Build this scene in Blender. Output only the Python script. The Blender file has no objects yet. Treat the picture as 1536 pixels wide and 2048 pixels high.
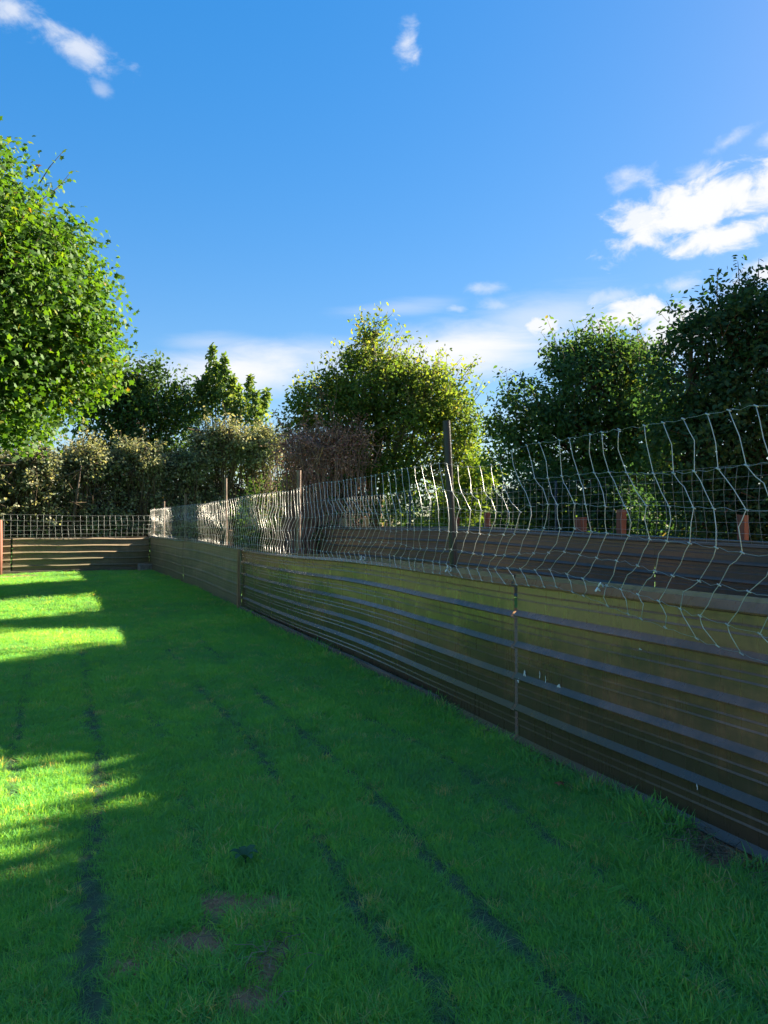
import bpy, math, random
import numpy as np
from mathutils import Vector

random.seed(7)
rng = np.random.default_rng(7)
SC = bpy.context.scene
COL = SC.collection
R = math.radians

# ------------------------------------------------------------------ camera
cam_d = bpy.data.cameras.new("camera")
cam = bpy.data.objects.new("camera", cam_d)
COL.objects.link(cam)
cam.location = (0, 0, 1.38)
cam.rotation_euler = (R(90.97), 0, 0)
cam_d.sensor_fit = 'VERTICAL'
cam_d.sensor_height = 36.0
cam_d.sensor_width = 27.0
cam_d.lens = 27.04
cam_d.clip_end = 2000
SC.camera = cam

# ------------------------------------------------------------------ light: sun fairly low to the right, a little ahead
SUN_H = np.array([0.85, 0.527])            # horizontal direction towards the sun
SUN_EL = 25.5
TAN_EL = math.tan(R(SUN_EL))
SUN_AZ = math.atan2(SUN_H[0], SUN_H[1])      # clockwise from +Y
sun_d = bpy.data.lights.new("sun", 'SUN')
sun_d.energy = 5.0
sun_d.angle = R(0.5)
sun_d.color = (1.0, 0.87, 0.66)
sun = bpy.data.objects.new("sun", sun_d)
COL.objects.link(sun)
sv = Vector((SUN_H[0], SUN_H[1], TAN_EL)).normalized()
sun.rotation_euler = sv.to_track_quat('Z', 'Y').to_euler()
sun.location = (30, 20, 20)

SC.view_settings.view_transform = 'Standard'
SC.view_settings.look = 'None'
SC.view_settings.exposure = 2.65
SC.view_settings.gamma = 1.0
SC.view_settings.use_curve_mapping = False
SC.cycles.max_bounces = 8
SC.cycles.transparent_max_bounces = 8
SC.cycles.use_denoising = True

world = bpy.data.worlds.new("World")
SC.world = world
world.use_nodes = True
wt = world.node_tree
wt.nodes.clear()


def N(nt, typ, **kw):
    n = nt.nodes.new(typ)
    for k, v in kw.items():
        if k.startswith("i_"):
            n.inputs[k[2:]].default_value = v
        else:
            setattr(n, k, v)
    return n


def L(nt, a, b):
    nt.links.new(a, b)


def math_node(nt, op, a, b=None, c=None, clamp=False):
    n = nt.nodes.new("ShaderNodeMath")
    n.operation = op
    n.use_clamp = clamp
    for i, v in enumerate((a, b, c)):
        if v is None:
            continue
        if isinstance(v, (int, float)):
            n.inputs[i].default_value = v
        else:
            nt.links.new(v, n.inputs[i])
    return n.outputs[0]


def build_world():
    nt = wt
    out = N(nt, "ShaderNodeOutputWorld")
    sky = N(nt, "ShaderNodeTexSky")
    sky.sky_type = 'NISHITA'
    sky.sun_disc = False
    sky.sun_elevation = R(SUN_EL)
    sky.sun_rotation = SUN_AZ
    sky.air_density = 1.0
    sky.dust_density = 0.3
    sky.ozone_density = 3.0
    hs = N(nt, "ShaderNodeHueSaturation")
    hs.inputs['Hue'].default_value = 0.513
    hs.inputs['Saturation'].default_value = 2.45
    hs.inputs['Value'].default_value = 1.0
    gm = N(nt, "ShaderNodeGamma")
    gm.inputs[1].default_value = 0.4
    L(nt, sky.outputs[0], gm.inputs[0])
    L(nt, gm.outputs[0], hs.inputs['Color'])
    bg = N(nt, "ShaderNodeBackground")
    bg.inputs[1].default_value = 0.081
    L(nt, hs.outputs[0], bg.inputs[0])
    cb = N(nt, "ShaderNodeBackground")
    cb.inputs[0].default_value = (0.96, 0.97, 1.0, 1)
    cb.inputs[1].default_value = 0.165
    # clouds live in azimuth / elevation (degrees) on the whole sky
    tc = N(nt, "ShaderNodeTexCoord")
    sp = N(nt, "ShaderNodeSeparateXYZ")
    L(nt, tc.outputs['Generated'], sp.inputs[0])
    az = math_node(nt, 'MULTIPLY', math_node(nt, 'ARCTAN2', sp.outputs[0], sp.outputs[1]), 57.2958)
    el = math_node(nt, 'MULTIPLY', math_node(nt, 'ARCSINE', sp.outputs[2]), 57.2958)
    cm = N(nt, "ShaderNodeCombineXYZ")
    L(nt, az, cm.inputs[0])
    L(nt, el, cm.inputs[1])

    def noise(scale_xy, scale, detail, rough, dist=0.0):
        mp = N(nt, "ShaderNodeMapping")
        mp.inputs['Scale'].default_value = (scale_xy[0], scale_xy[1], 1)
        mp.inputs['Rotation'].default_value = (0, 0, R(-14))
        L(nt, cm.outputs[0], mp.inputs[0])
        n = N(nt, "ShaderNodeTexNoise")
        n.inputs['Scale'].default_value = scale
        n.inputs['Detail'].default_value = detail
        n.inputs['Roughness'].default_value = rough
        n.inputs['Distortion'].default_value = dist
        L(nt, mp.outputs[0], n.inputs['Vector'])
        return n.outputs[0]

    n1 = noise((0.62, 1.0), 0.62, 9, 0.62, 0.35)
    n2 = noise((0.22, 1.0), 0.45, 6, 0.6, 0.6)
    total = None

    def blob(a, e, ra, re, tilt, nz, k, lo, hi, op):
        nonlocal total
        mp = N(nt, "ShaderNodeMapping")
        mp.vector_type = 'TEXTURE'
        mp.inputs['Location'].default_value = (a, e, 0)
        mp.inputs['Rotation'].default_value = (0, 0, R(tilt))
        mp.inputs['Scale'].default_value = (ra, re, 1)
        L(nt, cm.outputs[0], mp.inputs[0])
        ln = N(nt, "ShaderNodeVectorMath", operation='LENGTH')
        L(nt, mp.outputs[0], ln.inputs[0])
        d = math_node(nt, 'SUBTRACT', 1.0, ln.outputs['Value'])
        d = math_node(nt, 'ADD', d, math_node(nt, 'MULTIPLY', math_node(nt, 'SUBTRACT', nz, 0.5), k))
        mr = N(nt, "ShaderNodeMapRange")
        mr.interpolation_type = 'SMOOTHSTEP'
        mr.inputs['From Min'].default_value = lo
        mr.inputs['From Max'].default_value = hi
        mr.inputs['To Max'].default_value = op
        L(nt, d, mr.inputs[0])
        v = mr.outputs[0]
        total = v if total is None else math_node(nt, 'MAXIMUM', total, v)

    P = [  # az, el, r_az, r_el, tilt, opacity     puffy
        (22.0, 20.9, 5.4, 1.7, 15, 1.0), (23.8, 19.0, 3.6, 0.9, 4, 1.0), (19.2, 20.6, 2.3, 1.5, 0, 0.9),
        (28.5, 22.2, 3.5, 1.6, 12, 1.0),
        (18.3, 23.4, 1.9, 0.8, 6, 0.65), (22.1, 23.2, 1.8, 0.8, 14, 0.75), (24.2, 24.6, 2.2, 0.45, 20, 0.5),
        (27.5, 24.3, 1.6, 0.6, 10, 0.6), (17.4, 21.3, 0.9, 0.7, 20, 0.4),
        (17.6, 14.4, 3.2, 1.2, 2, 1.0), (11.8, 14.2, 1.9, 0.75, -6, 0.95), (21.2, 16.3, 1.6, 0.6, 4, 0.7),
        (16.4, 15.9, 2.6, 0.7, 6, 0.55), (21.0, 13.6, 4.5, 1.5, 4, 0.95), (27.5, 16.6, 3.4, 0.9, 8, 0.9),
        (1.75, 32.4, 1.15, 1.0, 20, 0.84), (-21.8, 30.2, 3.4, 0.9, -14, 0.7), (-26.0, 31.4, 2.6, 1.0, -10, 0.7),
        (-20.3, 28.2, 0.9, 0.5, -20, 0.35), (7.4, 17.0, 1.8, 0.5, 0, 0.45), (8.6, 15.8, 2.4, 0.7, -10, 0.4),
        (5.4, 15.7, 0.9, 0.35, 0, 0.5),
    ]
    for a, e, ra, re, t, op in P:
        if op >= 0.85:
            blob(a, e, ra * 1.35, re * 1.45, t, n1, 2.2, 0.05, 0.72, op)
        else:
            blob(a, e, ra * 1.3, re * 1.4, t, n1, 2.4, 0.10, 1.25, op)
    S = [  # soft streaked bands low over the trees; unseen ones elsewhere added to fill shade
        (-11.5, 11.2, 11, 2.6, 4, 1.0), (5.5, 12.8, 11, 2.8, 2, 1.0), (-3, 12.0, 11, 2.4, 2, 0.55),
        (-13, 13.0, 5, 1.0, 5, 0.35), (12, 14.8, 8, 2.4, 6, 0.5), (1.0, 15.8, 6, 0.9, 4, 0.3),
        (15, 8.0, 9, 1.8, 0, 0.3), (30, 12, 14, 4, 0, 0.4), (-45, 14, 16, 3, 4, 0.5), (75, 18, 18, 4, 10, 0.6),
        (-100, 22, 25, 5, 8, 0.5), (140, 16, 25, 4, -6, 0.6), (-160, 30, 22, 6, 12, 0.5), (60, 34, 16, 5, 14, 0.8), (95, 42, 18, 7, 10, 0.8), (-70, 38, 18, 6, -10, 0.8),
        (-115, 46, 22, 8, 6, 0.8), (150, 50, 30, 9, 0, 0.8), (178, 34, 16, 7, 0, 0.8), (-30, 56, 22, 6, 12, 0.7), (30, 62, 30, 7, 5, 0.7), (-178, 62, 40, 8, 0, 0.8),
        (-140, 20, 14, 5, 0, 0.8), (118, 24, 14, 4, 5, 0.8),
    ]
    for a, e, ra, re, t, op in S:
        blob(a, e, ra, re, t, n2, 1.1, 0.0, 0.95 if abs(a) < 50 and e < 20 else 0.7, op)  # bands out of view made denser for stronger fill light
    # pale band of air towards the horizon comes from the sky model itself
    mx = N(nt, "ShaderNodeMixShader")
    L(nt, total, mx.inputs[0])
    L(nt, bg.outputs[0], mx.inputs[1])
    L(nt, cb.outputs[0], mx.inputs[2])
    L(nt, mx.outputs[0], out.inputs[0])


build_world()

# ------------------------------------------------------------------ helpers


def tag(o, label=None, cat=None, group=None, kind=None):
    if label: o['label'] = label
    if cat: o['category'] = cat
    if group: o['group'] = group
    if kind: o['kind'] = kind
    return o


def empty(name, loc=(0, 0, 0)):
    o = bpy.data.objects.new(name, None)
    o.location = loc
    o.empty_display_size = 0.2
    COL.objects.link(o)
    return o


def link(name, me, mat=None, parent=None):
    o = bpy.data.objects.new(name, me)
    COL.objects.link(o)
    if mat is not None:
        me.materials.append(mat)
    if parent is not None:
        o.parent = parent
        o.location = -parent.location
    return o


def mesh_np(name, V, F, tint=None, smooth=True):
    """V (n,3); F list of equal-size face index arrays or list of (m,k) arrays"""
    me = bpy.data.meshes.new(name)
    V = np.asarray(V, dtype=np.float32)
    arrs = F if isinstance(F, list) else [F]
    arrs = [np.asarray(a, dtype=np.int32) for a in arrs if len(a)]
    me.vertices.add(len(V))
    me.vertices.foreach_set("co", V.ravel())
    nl = sum(a.size for a in arrs)
    nf = sum(len(a) for a in arrs)
    me.loops.add(nl)
    me.loops.foreach_set("vertex_index", np.concatenate([a.ravel() for a in arrs]))
    me.polygons.add(nf)
    tot = np.concatenate([np.full(len(a), a.shape[1], dtype=np.int32) for a in arrs])
    st = np.concatenate([[0], np.cumsum(tot)[:-1]]).astype(np.int32)
    me.polygons.foreach_set("loop_start", st)
    me.polygons.foreach_set("loop_total", tot)
    me.polygons.foreach_set("use_smooth", np.full(nf, bool(smooth)))
    if tint is not None:
        at = me.attributes.new("tint", 'FLOAT', 'POINT')
        at.data.foreach_set("value", np.asarray(tint, dtype=np.float32))
    me.update(calc_edges=True)
    me.validate()
    return me


class MB:
    def __init__(self):
        self.v, self.q, self.t, self.n, self.tint, self.flat = [], [], [], 0, [], False

    def add(self, V, Q=None, T=None, tint=0.5):
        V = np.asarray(V, dtype=float)
        if Q is not None and len(Q): self.q.append(np.asarray(Q) + self.n)
        if T is not None and len(T): self.t.append(np.asarray(T) + self.n)
        self.v.append(V)
        self.tint.append(np.full(len(V), tint))
        self.n += len(V)

    def tube(self, pts, rad, sides=5, cap=True, tint=0.5):
        pts = np.asarray(pts, dtype=float)
        n = len(pts)
        rad = np.broadcast_to(np.asarray(rad, dtype=float), (n,))
        tan = np.gradient(pts, axis=0)
        tan /= np.linalg.norm(tan, axis=1)[:, None] + 1e-9
        ref = np.array([0.31, 0.17, 0.93]) if abs(tan[0, 2]) < 0.8 else np.array([0.9, 0.3, 0.1])
        a = np.cross(tan, ref); a /= np.linalg.norm(a, axis=1)[:, None] + 1e-9
        b = np.cross(tan, a)
        ang = np.arange(sides) * 2 * math.pi / sides
        ring = (pts[:, None, :] + rad[:, None, None] * (np.cos(ang)[None, :, None] * a[:, None, :] + np.sin(ang)[None, :, None] * b[:, None, :]))
        V = ring.reshape(-1, 3)
        i = np.arange(n - 1)[:, None] * sides
        j = np.arange(sides)[None, :]
        j2 = (j + 1) % sides
        Q = np.stack([i + j, i + j2, i + sides + j2, i + sides + j], -1).reshape(-1, 4)
        T = []
        if cap:
            V = np.vstack([V, pts[:1], pts[-1:]])
            c0, c1 = n * sides, n * sides + 1
            for k in range(sides):
                T.append((c0, (k + 1) % sides, k))
                T.append((c1, (n - 1) * sides + k, (n - 1) * sides + (k + 1) % sides))
        self.add(V, Q, T, tint)

    def box(self, c, ux, uy, uz, hx, hy, hz, jit=0.0):
        c, ux, uy, uz = [np.asarray(a, dtype=float) for a in (c, ux, uy, uz)]
        V = []
        self.flat = True
        for sx in (-1, 1):
            for sy in (-1, 1):
                for sz in (-1, 1):
                    V.append(c + ux * hx * sx + uy * hy * sy + uz * hz * sz + rng.normal(0, 1, 3) * jit)
        self.add(V, [(0, 1, 3, 2), (4, 6, 7, 5), (0, 4, 5, 1), (2, 3, 7, 6), (0, 2, 6, 4), (1, 5, 7, 3)])

    def build(self, name, mat, parent=None, smooth=None):
        smooth = (not self.flat) if smooth is None else smooth
        F = []
        if self.q: F.append(np.concatenate(self.q))
        if self.t: F.append(np.concatenate(self.t))
        me = mesh_np(name, np.concatenate(self.v), F, np.concatenate(self.tint), smooth)
        return link(name, me, mat, parent)


def snoise(x, seed=0, octs=3):
    """smooth 1-D noise about [-1,1]"""
    r = np.random.default_rng(seed)
    x = np.asarray(x, dtype=float)
    s = np.zeros_like(x)
    for o in range(octs):
        for k in range(3):
            s += np.sin(x * (2 ** o) * r.uniform(0.6, 1.6) + r.uniform(0, 6.28)) * 0.5 ** o / 3
    return s * 1.2


def gz(x, y):
    """gentle lie of the ground"""
    x = np.asarray(x, dtype=float); y = np.asarray(y, dtype=float)
    return -0.08 * np.exp(-((y - 12.5) / 4.0) ** 2) + 0.012 * np.sin(x * 1.1 + 0.4) * np.sin(y * 0.9) + 0.008 * np.sin(x * 2.7 + y * 1.9)


# ------------------------------------------------------------------ materials


def new_mat(name):
    m = bpy.data.materials.new(name)
    m.use_nodes = True
    nt = m.node_tree
    nt.nodes.clear()
    return m, nt, N(nt, "ShaderNodeOutputMaterial")


def ramp(nt, fac, stops):
    r = N(nt, "ShaderNodeValToRGB")
    e = r.color_ramp.elements
    while len(e) < len(stops): e.new(0.5)
    for i, (p, c) in enumerate(stops):
        e[i].position = p
        e[i].color = (*c, 1)
    L(nt, fac, r.inputs[0])
    return r.outputs[0]


def nz(nt, scale, detail=4, rough=0.55, vec=None, coord='Object', mscale=None, rot=None):
    if vec is None:
        tc = N(nt, "ShaderNodeTexCoord")
        vec = tc.outputs[coord]
    if mscale:
        mp = N(nt, "ShaderNodeMapping")
        mp.inputs['Scale'].default_value = mscale
        if rot: mp.inputs['Rotation'].default_value = rot
        L(nt, vec, mp.inputs[0]); vec = mp.outputs[0]
    n = N(nt, "ShaderNodeTexNoise")
    n.inputs['Scale'].default_value = scale
    n.inputs['Detail'].default_value = detail
    n.inputs['Roughness'].default_value = rough
    L(nt, vec, n.inputs['Vector'])
    return n.outputs[0]


def leaf_mat(name, stops, transl=0.4, tcol=None, gloss=0.012, rough=0.6, inst=False, clump_scale=0.5):
    m, nt, out = new_mat(name)
    at = N(nt, "ShaderNodeAttribute")
    at.attribute_name = "tint"
    if inst: at.attribute_type = 'INSTANCER'
    f = at.outputs['Fac']
    n = nz(nt, clump_scale, 3)
    f2 = math_node(nt, 'ADD', f, math_node(nt, 'MULTIPLY', math_node(nt, 'SUBTRACT', n, 0.5), 0.5), clamp=True)
    c = ramp(nt, f2, stops)
    df = N(nt, "ShaderNodeBsdfDiffuse")
    L(nt, c, df.inputs[0])
    tr = N(nt, "ShaderNodeBsdfTranslucent")
    mc = N(nt, "ShaderNodeMix", data_type='RGBA', blend_type='MULTIPLY')
    mc.inputs['Factor'].default_value = 1
    L(nt, c, mc.inputs['A'])
    mc.inputs['B'].default_value = (*(tcol or (1.5, 1.35, 0.5)), 1)
    L(nt, mc.outputs['Result'], tr.inputs[0])
    mx = N(nt, "ShaderNodeMixShader")
    mx.inputs[0].default_value = transl
    L(nt, df.outputs[0], mx.inputs[1]); L(nt, tr.outputs[0], mx.inputs[2])
    gl = N(nt, "ShaderNodeBsdfGlossy")
    gl.inputs['Roughness'].default_value = rough
    gl.inputs['Color'].default_value = (1, 1, 1, 1)
    m2 = N(nt, "ShaderNodeMixShader")
    m2.inputs[0].default_value = gloss
    L(nt, mx.outputs[0], m2.inputs[1]); L(nt, gl.outputs[0], m2.inputs[2])
    L(nt, m2.outputs[0], out.inputs[0])
    return m


def solid_mat(name, stops, scale=6, rough=0.8, spec=0.4, metal=0.0, bump=0.3, bscale=40, mscale=None, detail=5):
    m, nt, out = new_mat(name)
    n = nz(nt, scale, detail, 0.6, mscale=mscale)
    c = ramp(nt, n, stops)
    p = N(nt, "ShaderNodeBsdfPrincipled")
    L(nt, c, p.inputs['Base Color'])
    p.inputs['Roughness'].default_value = rough
    p.inputs['Specular IOR Level'].default_value = spec
    p.inputs['Metallic'].default_value = metal
    if bump:
        b = N(nt, "ShaderNodeBump")
        b.inputs['Strength'].default_value = bump
        b.inputs['Distance'].default_value = 0.01
        L(nt, nz(nt, bscale, 4, 0.6, mscale=mscale), b.inputs['Height'])
        L(nt, b.outputs[0], p.inputs['Normal'])
    L(nt, p.outputs[0], out.inputs[0])
    return m


M = {}
M['grass'] = leaf_mat('grass_blade', [(0.0, (0.130, 0.250, 0.160)), (0.25, (0.130, 0.380, 0.140)), (0.60, (0.170, 0.500, 0.110)), (0.85, (0.290, 0.550, 0.120)), (1.0, (0.48, 0.48, 0.24))],
                      0.50, (2.0, 1.3, 0.35), 0.008, 0.6, inst=True, clump_scale=0.9)
M['straw'] = leaf_mat('straw_blade', [(0, (0.10, 0.075, 0.045)), (0.5, (0.20, 0.16, 0.10)), (1, (0.30, 0.25, 0.17))], 0.2, (1, 1, 1), 0.03)
M['maple'] = leaf_mat('maple_leaf', [(0.0, (0.022, 0.060, 0.016)), (0.45, (0.045, 0.115, 0.018)), (0.8, (0.095, 0.175, 0.018)), (0.93, (0.17, 0.18, 0.025)), (1.0, (0.20, 0.10, 0.035))],
                      0.45, (1.6, 1.5, 0.4), 0.015, 0.6)
M['sycamore'] = leaf_mat('sycamore_leaf', [(0, (0.022, 0.054, 0.018)), (0.6, (0.046, 0.100, 0.024)), (0.92, (0.095, 0.13, 0.026)), (1, (0.18, 0.12, 0.045))], 0.35)
M['sapling'] = leaf_mat('sapling_leaf', [(0, (0.050, 0.105, 0.034)), (0.6, (0.105, 0.175, 0.048)), (1, (0.17, 0.22, 0.07))], 0.45)
M['ash'] = leaf_mat('ash_leaf', [(0, (0.040, 0.090, 0.030)), (0.5, (0.080, 0.145, 0.036)), (0.85, (0.150, 0.200, 0.042)), (1, (0.22, 0.20, 0.07))], 0.55)
M['hedge'] = leaf_mat('hedge_leaf', [(0, (0.055, 0.090, 0.050)), (0.5, (0.130, 0.170, 0.095)), (0.85, (0.24, 0.27, 0.165)), (1, (0.31, 0.30, 0.20))], 0.42, (1.3, 1.15, 0.6), 0.01)
M['dead'] = leaf_mat('dead_leaf', [(0, (0.24, 0.10, 0.085)), (0.6, (0.46, 0.20, 0.16)), (1, (0.55, 0.32, 0.24))], 0.4, (1.1, 0.9, 0.8), 0.02)
M['dark'] = leaf_mat('dark_leaf', [(0, (0.026, 0.070, 0.036)), (0.6, (0.054, 0.120, 0.044)), (0.9, (0.11, 0.165, 0.045)), (1, (0.17, 0.17, 0.05))], 0.42)
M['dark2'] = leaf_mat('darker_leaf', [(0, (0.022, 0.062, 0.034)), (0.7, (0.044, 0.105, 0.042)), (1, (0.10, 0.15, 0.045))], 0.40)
M['bright'] = leaf_mat('bright_leaf', [(0, (0.05, 0.11, 0.02)), (1, (0.13, 0.19, 0.03))], 0.45)
M['fallen'] = leaf_mat('fallen_leaf', [(0, (0.16, 0.07, 0.03)), (1, (0.26, 0.12, 0.05))], 0.1, (1, 1, 1))
M['weed'] = leaf_mat('weed_leaf', [(0, (0.03, 0.11, 0.05)), (1, (0.06, 0.15, 0.07))], 0.3)
M['bark'] = solid_mat('bark', [(0.3, (0.045, 0.034, 0.024)), (0.7, (0.12, 0.095, 0.070))], 8, 0.9, 0.2, 0, 0.6, 30, (1, 1, 0.3))
M['twig'] = solid_mat('twig', [(0.3, (0.060, 0.042, 0.028)), (0.7, (0.125, 0.092, 0.062))], 3, 0.9, 0.2, 0, 0)
M['pale_twig'] = solid_mat('pale_twig', [(0.3, (0.14, 0.12, 0.09)), (0.7, (0.24, 0.20, 0.15))], 3, 0.9, 0.2, 0, 0)
M['red_twig'] = solid_mat('red_twig', [(0.3, (0.22, 0.13, 0.11)), (0.7, (0.38, 0.23, 0.18))], 3, 0.9, 0.2, 0, 0)
M['wire'] = solid_mat('galvanised_wire', [(0.3, (0.42, 0.42, 0.41)), (0.7, (0.62, 0.60, 0.56))], 25, 0.42, 0.5, 0.35, 0)
M['old_wire'] = solid_mat('weathered_wire', [(0.3, (0.22, 0.24, 0.24)), (0.7, (0.38, 0.39, 0.38))], 25, 0.5, 0.5, 0.3, 0)
M['post'] = solid_mat('rusty_steel', [(0.40, (0.006, 0.008, 0.012)), (0.75, (0.011, 0.012, 0.016)), (0.95, (0.05, 0.036, 0.030))], 9, 0.30, 0.6, 0.35, 0.35, 60)
M['rust'] = solid_mat('weathered_rust', [(0.3, (0.06, 0.045, 0.038)), (0.7, (0.20, 0.13, 0.095))], 9, 0.45, 0.5, 0.2, 0.3, 60)
M['redwood'] = solid_mat('red_stained_wood', [(0.3, (0.12, 0.045, 0.032)), (0.7, (0.23, 0.095, 0.062))], 5, 0.75, 0.3, 0, 0.5, 30, (6, 6, 0.5))
M['wood'] = solid_mat('pale_wood', [(0.3, (0.16, 0.095, 0.050)), (0.7, (0.32, 0.20, 0.11))], 5, 0.8, 0.3, 0, 0.5, 30, (6, 6, 0.5))
M['greywood'] = solid_mat('weathered_board', [(0.3, (0.085, 0.070, 0.055)), (0.7, (0.19, 0.155, 0.12))], 5, 0.85, 0.3, 0, 0.5, 30, (1, 1, 6))
M['stone'] = solid_mat('grey_stone', [(0.3, (0.13, 0.12, 0.11)), (0.7, (0.27, 0.25, 0.23))], 12, 0.9, 0.2, 0, 0.6, 50)
M['tie'] = solid_mat('white_plastic', [(0.3, (0.75, 0.76, 0.78)), (0.7, (0.85, 0.85, 0.86))], 5, 0.35, 0.5, 0, 0)
M['lime'] = solid_mat('white_splash', [(0.3, (0.40, 0.41, 0.40)), (0.7, (0.68, 0.68, 0.66))], 60, 0.9, 0.2, 0, 0)
M['rail'] = solid_mat('steel_capping', [(0.3, (0.075, 0.065, 0.055)), (0.7, (0.13, 0.11, 0.09))], 4, 0.22, 0.8, 0.3, 0.1, 30, (0.5, 0.5, 3))


def sheet_mat(name, brown, green, streak, rough=0.22, zr=1.06):
    m, nt, out = new_mat(name)
    tc = N(nt, "ShaderNodeTexCoord")
    ob = tc.outputs['Object']
    sp = N(nt, "ShaderNodeSeparateXYZ")
    L(nt, ob, sp.inputs[0])
    n1 = nz(nt, 1.0, 5, 0.65, ob, mscale=(0.8, 0.8, 3.0))
    n2 = nz(nt, 1.0, 6, 0.7, ob, mscale=(10, 10, 1.2))
    n3 = nz(nt, 30, 5, 0.65, ob)
    # algae grows on the lower, damper two thirds in long drifts
    h = math_node(nt, 'MULTIPLY', sp.outputs[2], 1 / zr)
    f = math_node(nt, 'ADD', math_node(nt, 'MULTIPLY', n1, 1.5), math_node(nt, 'MULTIPLY', h, -0.62))
    f = math_node(nt, 'ADD', f, math_node(nt, 'MULTIPLY', math_node(nt, 'SUBTRACT', n2, 0.5), 0.55))
    mr = N(nt, "ShaderNodeMapRange", interpolation_type='SMOOTHSTEP')
    mr.inputs['From Min'].default_value = 0.12
    mr.inputs['From Max'].default_value = 0.62
    L(nt, f, mr.inputs[0])
    base = ramp(nt, n3, [(0.3, tuple(c * 0.85 for c in brown)), (0.7, tuple(c * 1.12 for c in brown))])
    mx = N(nt, "ShaderNodeMix", data_type='RGBA')
    L(nt, mr.outputs[0], mx.inputs['Factor'])
    L(nt, base, mx.inputs['A'])
    mx.inputs['B'].default_value = (*green, 1)
    # pale dried dirt in fine vertical runs
    mr2 = N(nt, "ShaderNodeMapRange", interpolation_type='SMOOTHSTEP')
    mr2.inputs['From Min'].default_value = 0.56
    mr2.inputs['From Max'].default_value = 0.80
    mr2.inputs['To Max'].default_value = 0.28
    L(nt, n2, mr2.inputs[0])
    mx2 = N(nt, "ShaderNodeMix", data_type='RGBA')
    L(nt, mr2.outputs[0], mx2.inputs['Factor'])
    L(nt, mx.outputs['Result'], mx2.inputs['A'])
    mx2.inputs['B'].default_value = (*streak, 1)
    p = N(nt, "ShaderNodeBsdfPrincipled")
    L(nt, mx2.outputs['Result'], p.inputs['Base Color'])
    rr = N(nt, "ShaderNodeMapRange")
    rr.inputs['To Min'].default_value = rough - 0.06
    rr.inputs['To Max'].default_value = rough + 0.26
    L(nt, n2, rr.inputs[0])
    L(nt, rr.outputs[0], p.inputs['Roughness'])
    p.inputs['Specular IOR Level'].default_value = 0.6
    p.inputs['Coat Weight'].default_value = 0.12
    p.inputs['Coat Roughness'].default_value = 0.12
    b = N(nt, "ShaderNodeBump")
    b.inputs['Strength'].default_value = 0.05
    b.inputs['Distance'].default_value = 0.01
    L(nt, nz(nt, 1.0, 4, 0.6, ob, mscale=(4, 4, 4)), b.inputs['Height'])
    L(nt, b.outputs[0], p.inputs['Normal'])
    L(nt, p.outputs[0], out.inputs[0])
    return m


M['sheet'] = sheet_mat('brown_cladding', (0.250, 0.116, 0.066), (0.064, 0.044, 0.027), (0.30, 0.17, 0.10), 0.19)
M['sheet_far'] = sheet_mat('faded_cladding', (0.220, 0.155, 0.092), (0.120, 0.100, 0.054), (0.26, 0.20, 0.13), 0.5)
M['sheet_dark'] = sheet_mat('dark_cladding', (0.085, 0.060, 0.042), (0.026, 0.038, 0.034), (0.09, 0.075, 0.05), 0.30)  # cladding colour darkened towards teal to carry the shade behind the near fence


def ground_mat():
    m, nt, out = new_mat('lawn_soil')
    tc = N(nt, "ShaderNodeTexCoord")
    n = nz(nt, 9, 6, 0.65, tc.outputs['Object'])
    soil = ramp(nt, n, [(0.3, (0.26, 0.145, 0.075)), (0.7, (0.46, 0.28, 0.155))])
    g = ramp(nt, nz(nt, 3.0, 6, 0.7, tc.outputs['Object']), [(0.3, (0.085, 0.220, 0.060)), (0.7, (0.140, 0.310, 0.075))])
    at = N(nt, "ShaderNodeAttribute")
    at.attribute_name = "tint"
    mx = N(nt, "ShaderNodeMix", data_type='RGBA')
    L(nt, at.outputs['Fac'], mx.inputs['Factor'])
    at2 = N(nt, "ShaderNodeAttribute")
    at2.attribute_name = "rut"
    mr_ = N(nt, "ShaderNodeMix", data_type='RGBA')
    L(nt, at2.outputs['Fac'], mr_.inputs['Factor'])
    L(nt, g, mr_.inputs['A']); mr_.inputs['B'].default_value = (0.085, 0.120, 0.070, 1)
    L(nt, mr_.outputs['Result'], mx.inputs['A']); L(nt, soil, mx.inputs['B'])
    p = N(nt, "ShaderNodeBsdfPrincipled")
    p.inputs['Roughness'].default_value = 0.95
    p.inputs['Specular IOR Level'].default_value = 0.1
    L(nt, mx.outputs['Result'], p.inputs['Base Color'])
    b = N(nt, "ShaderNodeBump")
    b.inputs['Strength'].default_value = 0.8
    b.inputs['Distance'].default_value = 0.03
    L(nt, nz(nt, 35, 6, 0.7, tc.outputs['Object']), b.inputs['Height'])
    L(nt, b.outputs[0], p.inputs['Normal'])
    L(nt, p.outputs[0], out.inputs[0])
    return m


M['ground'] = ground_mat()
M['crumb'] = solid_mat('earth_crumb', [(0.3, (0.20, 0.115, 0.062)), (0.7, (0.42, 0.26, 0.15))], 60, 0.95, 0.1, 0, 0)
M['field'] = solid_mat('field_grass', [(0.3, (0.030, 0.060, 0.018)), (0.7, (0.070, 0.110, 0.030))], 0.6, 0.95, 0.1, 0, 0.8, 4)

# ------------------------------------------------------------------ plan of the place (metres)
FD = np.array([-0.37, 0.929]); FN = np.array([-0.929, -0.37])
F0 = np.array([1.58, 3.17])
A1 = F0 + FD * 10.9                         # where the run bends a little
CORNER = np.array([-7.2, 23.7])
LEN2 = np.linalg.norm(CORNER - A1)
D2 = (CORNER - A1) / LEN2
N2 = np.array([-D2[1], D2[0]])
FARD = np.array([-0.794, -0.607]); FARN = np.array([0.607, -0.794])


def near_path(s):
    """distance along the near run -> (xy, normal)"""
    if s <= 10.9:
        return F0 + FD * s, FN
    return A1 + D2 * (s - 10.9), N2


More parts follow.
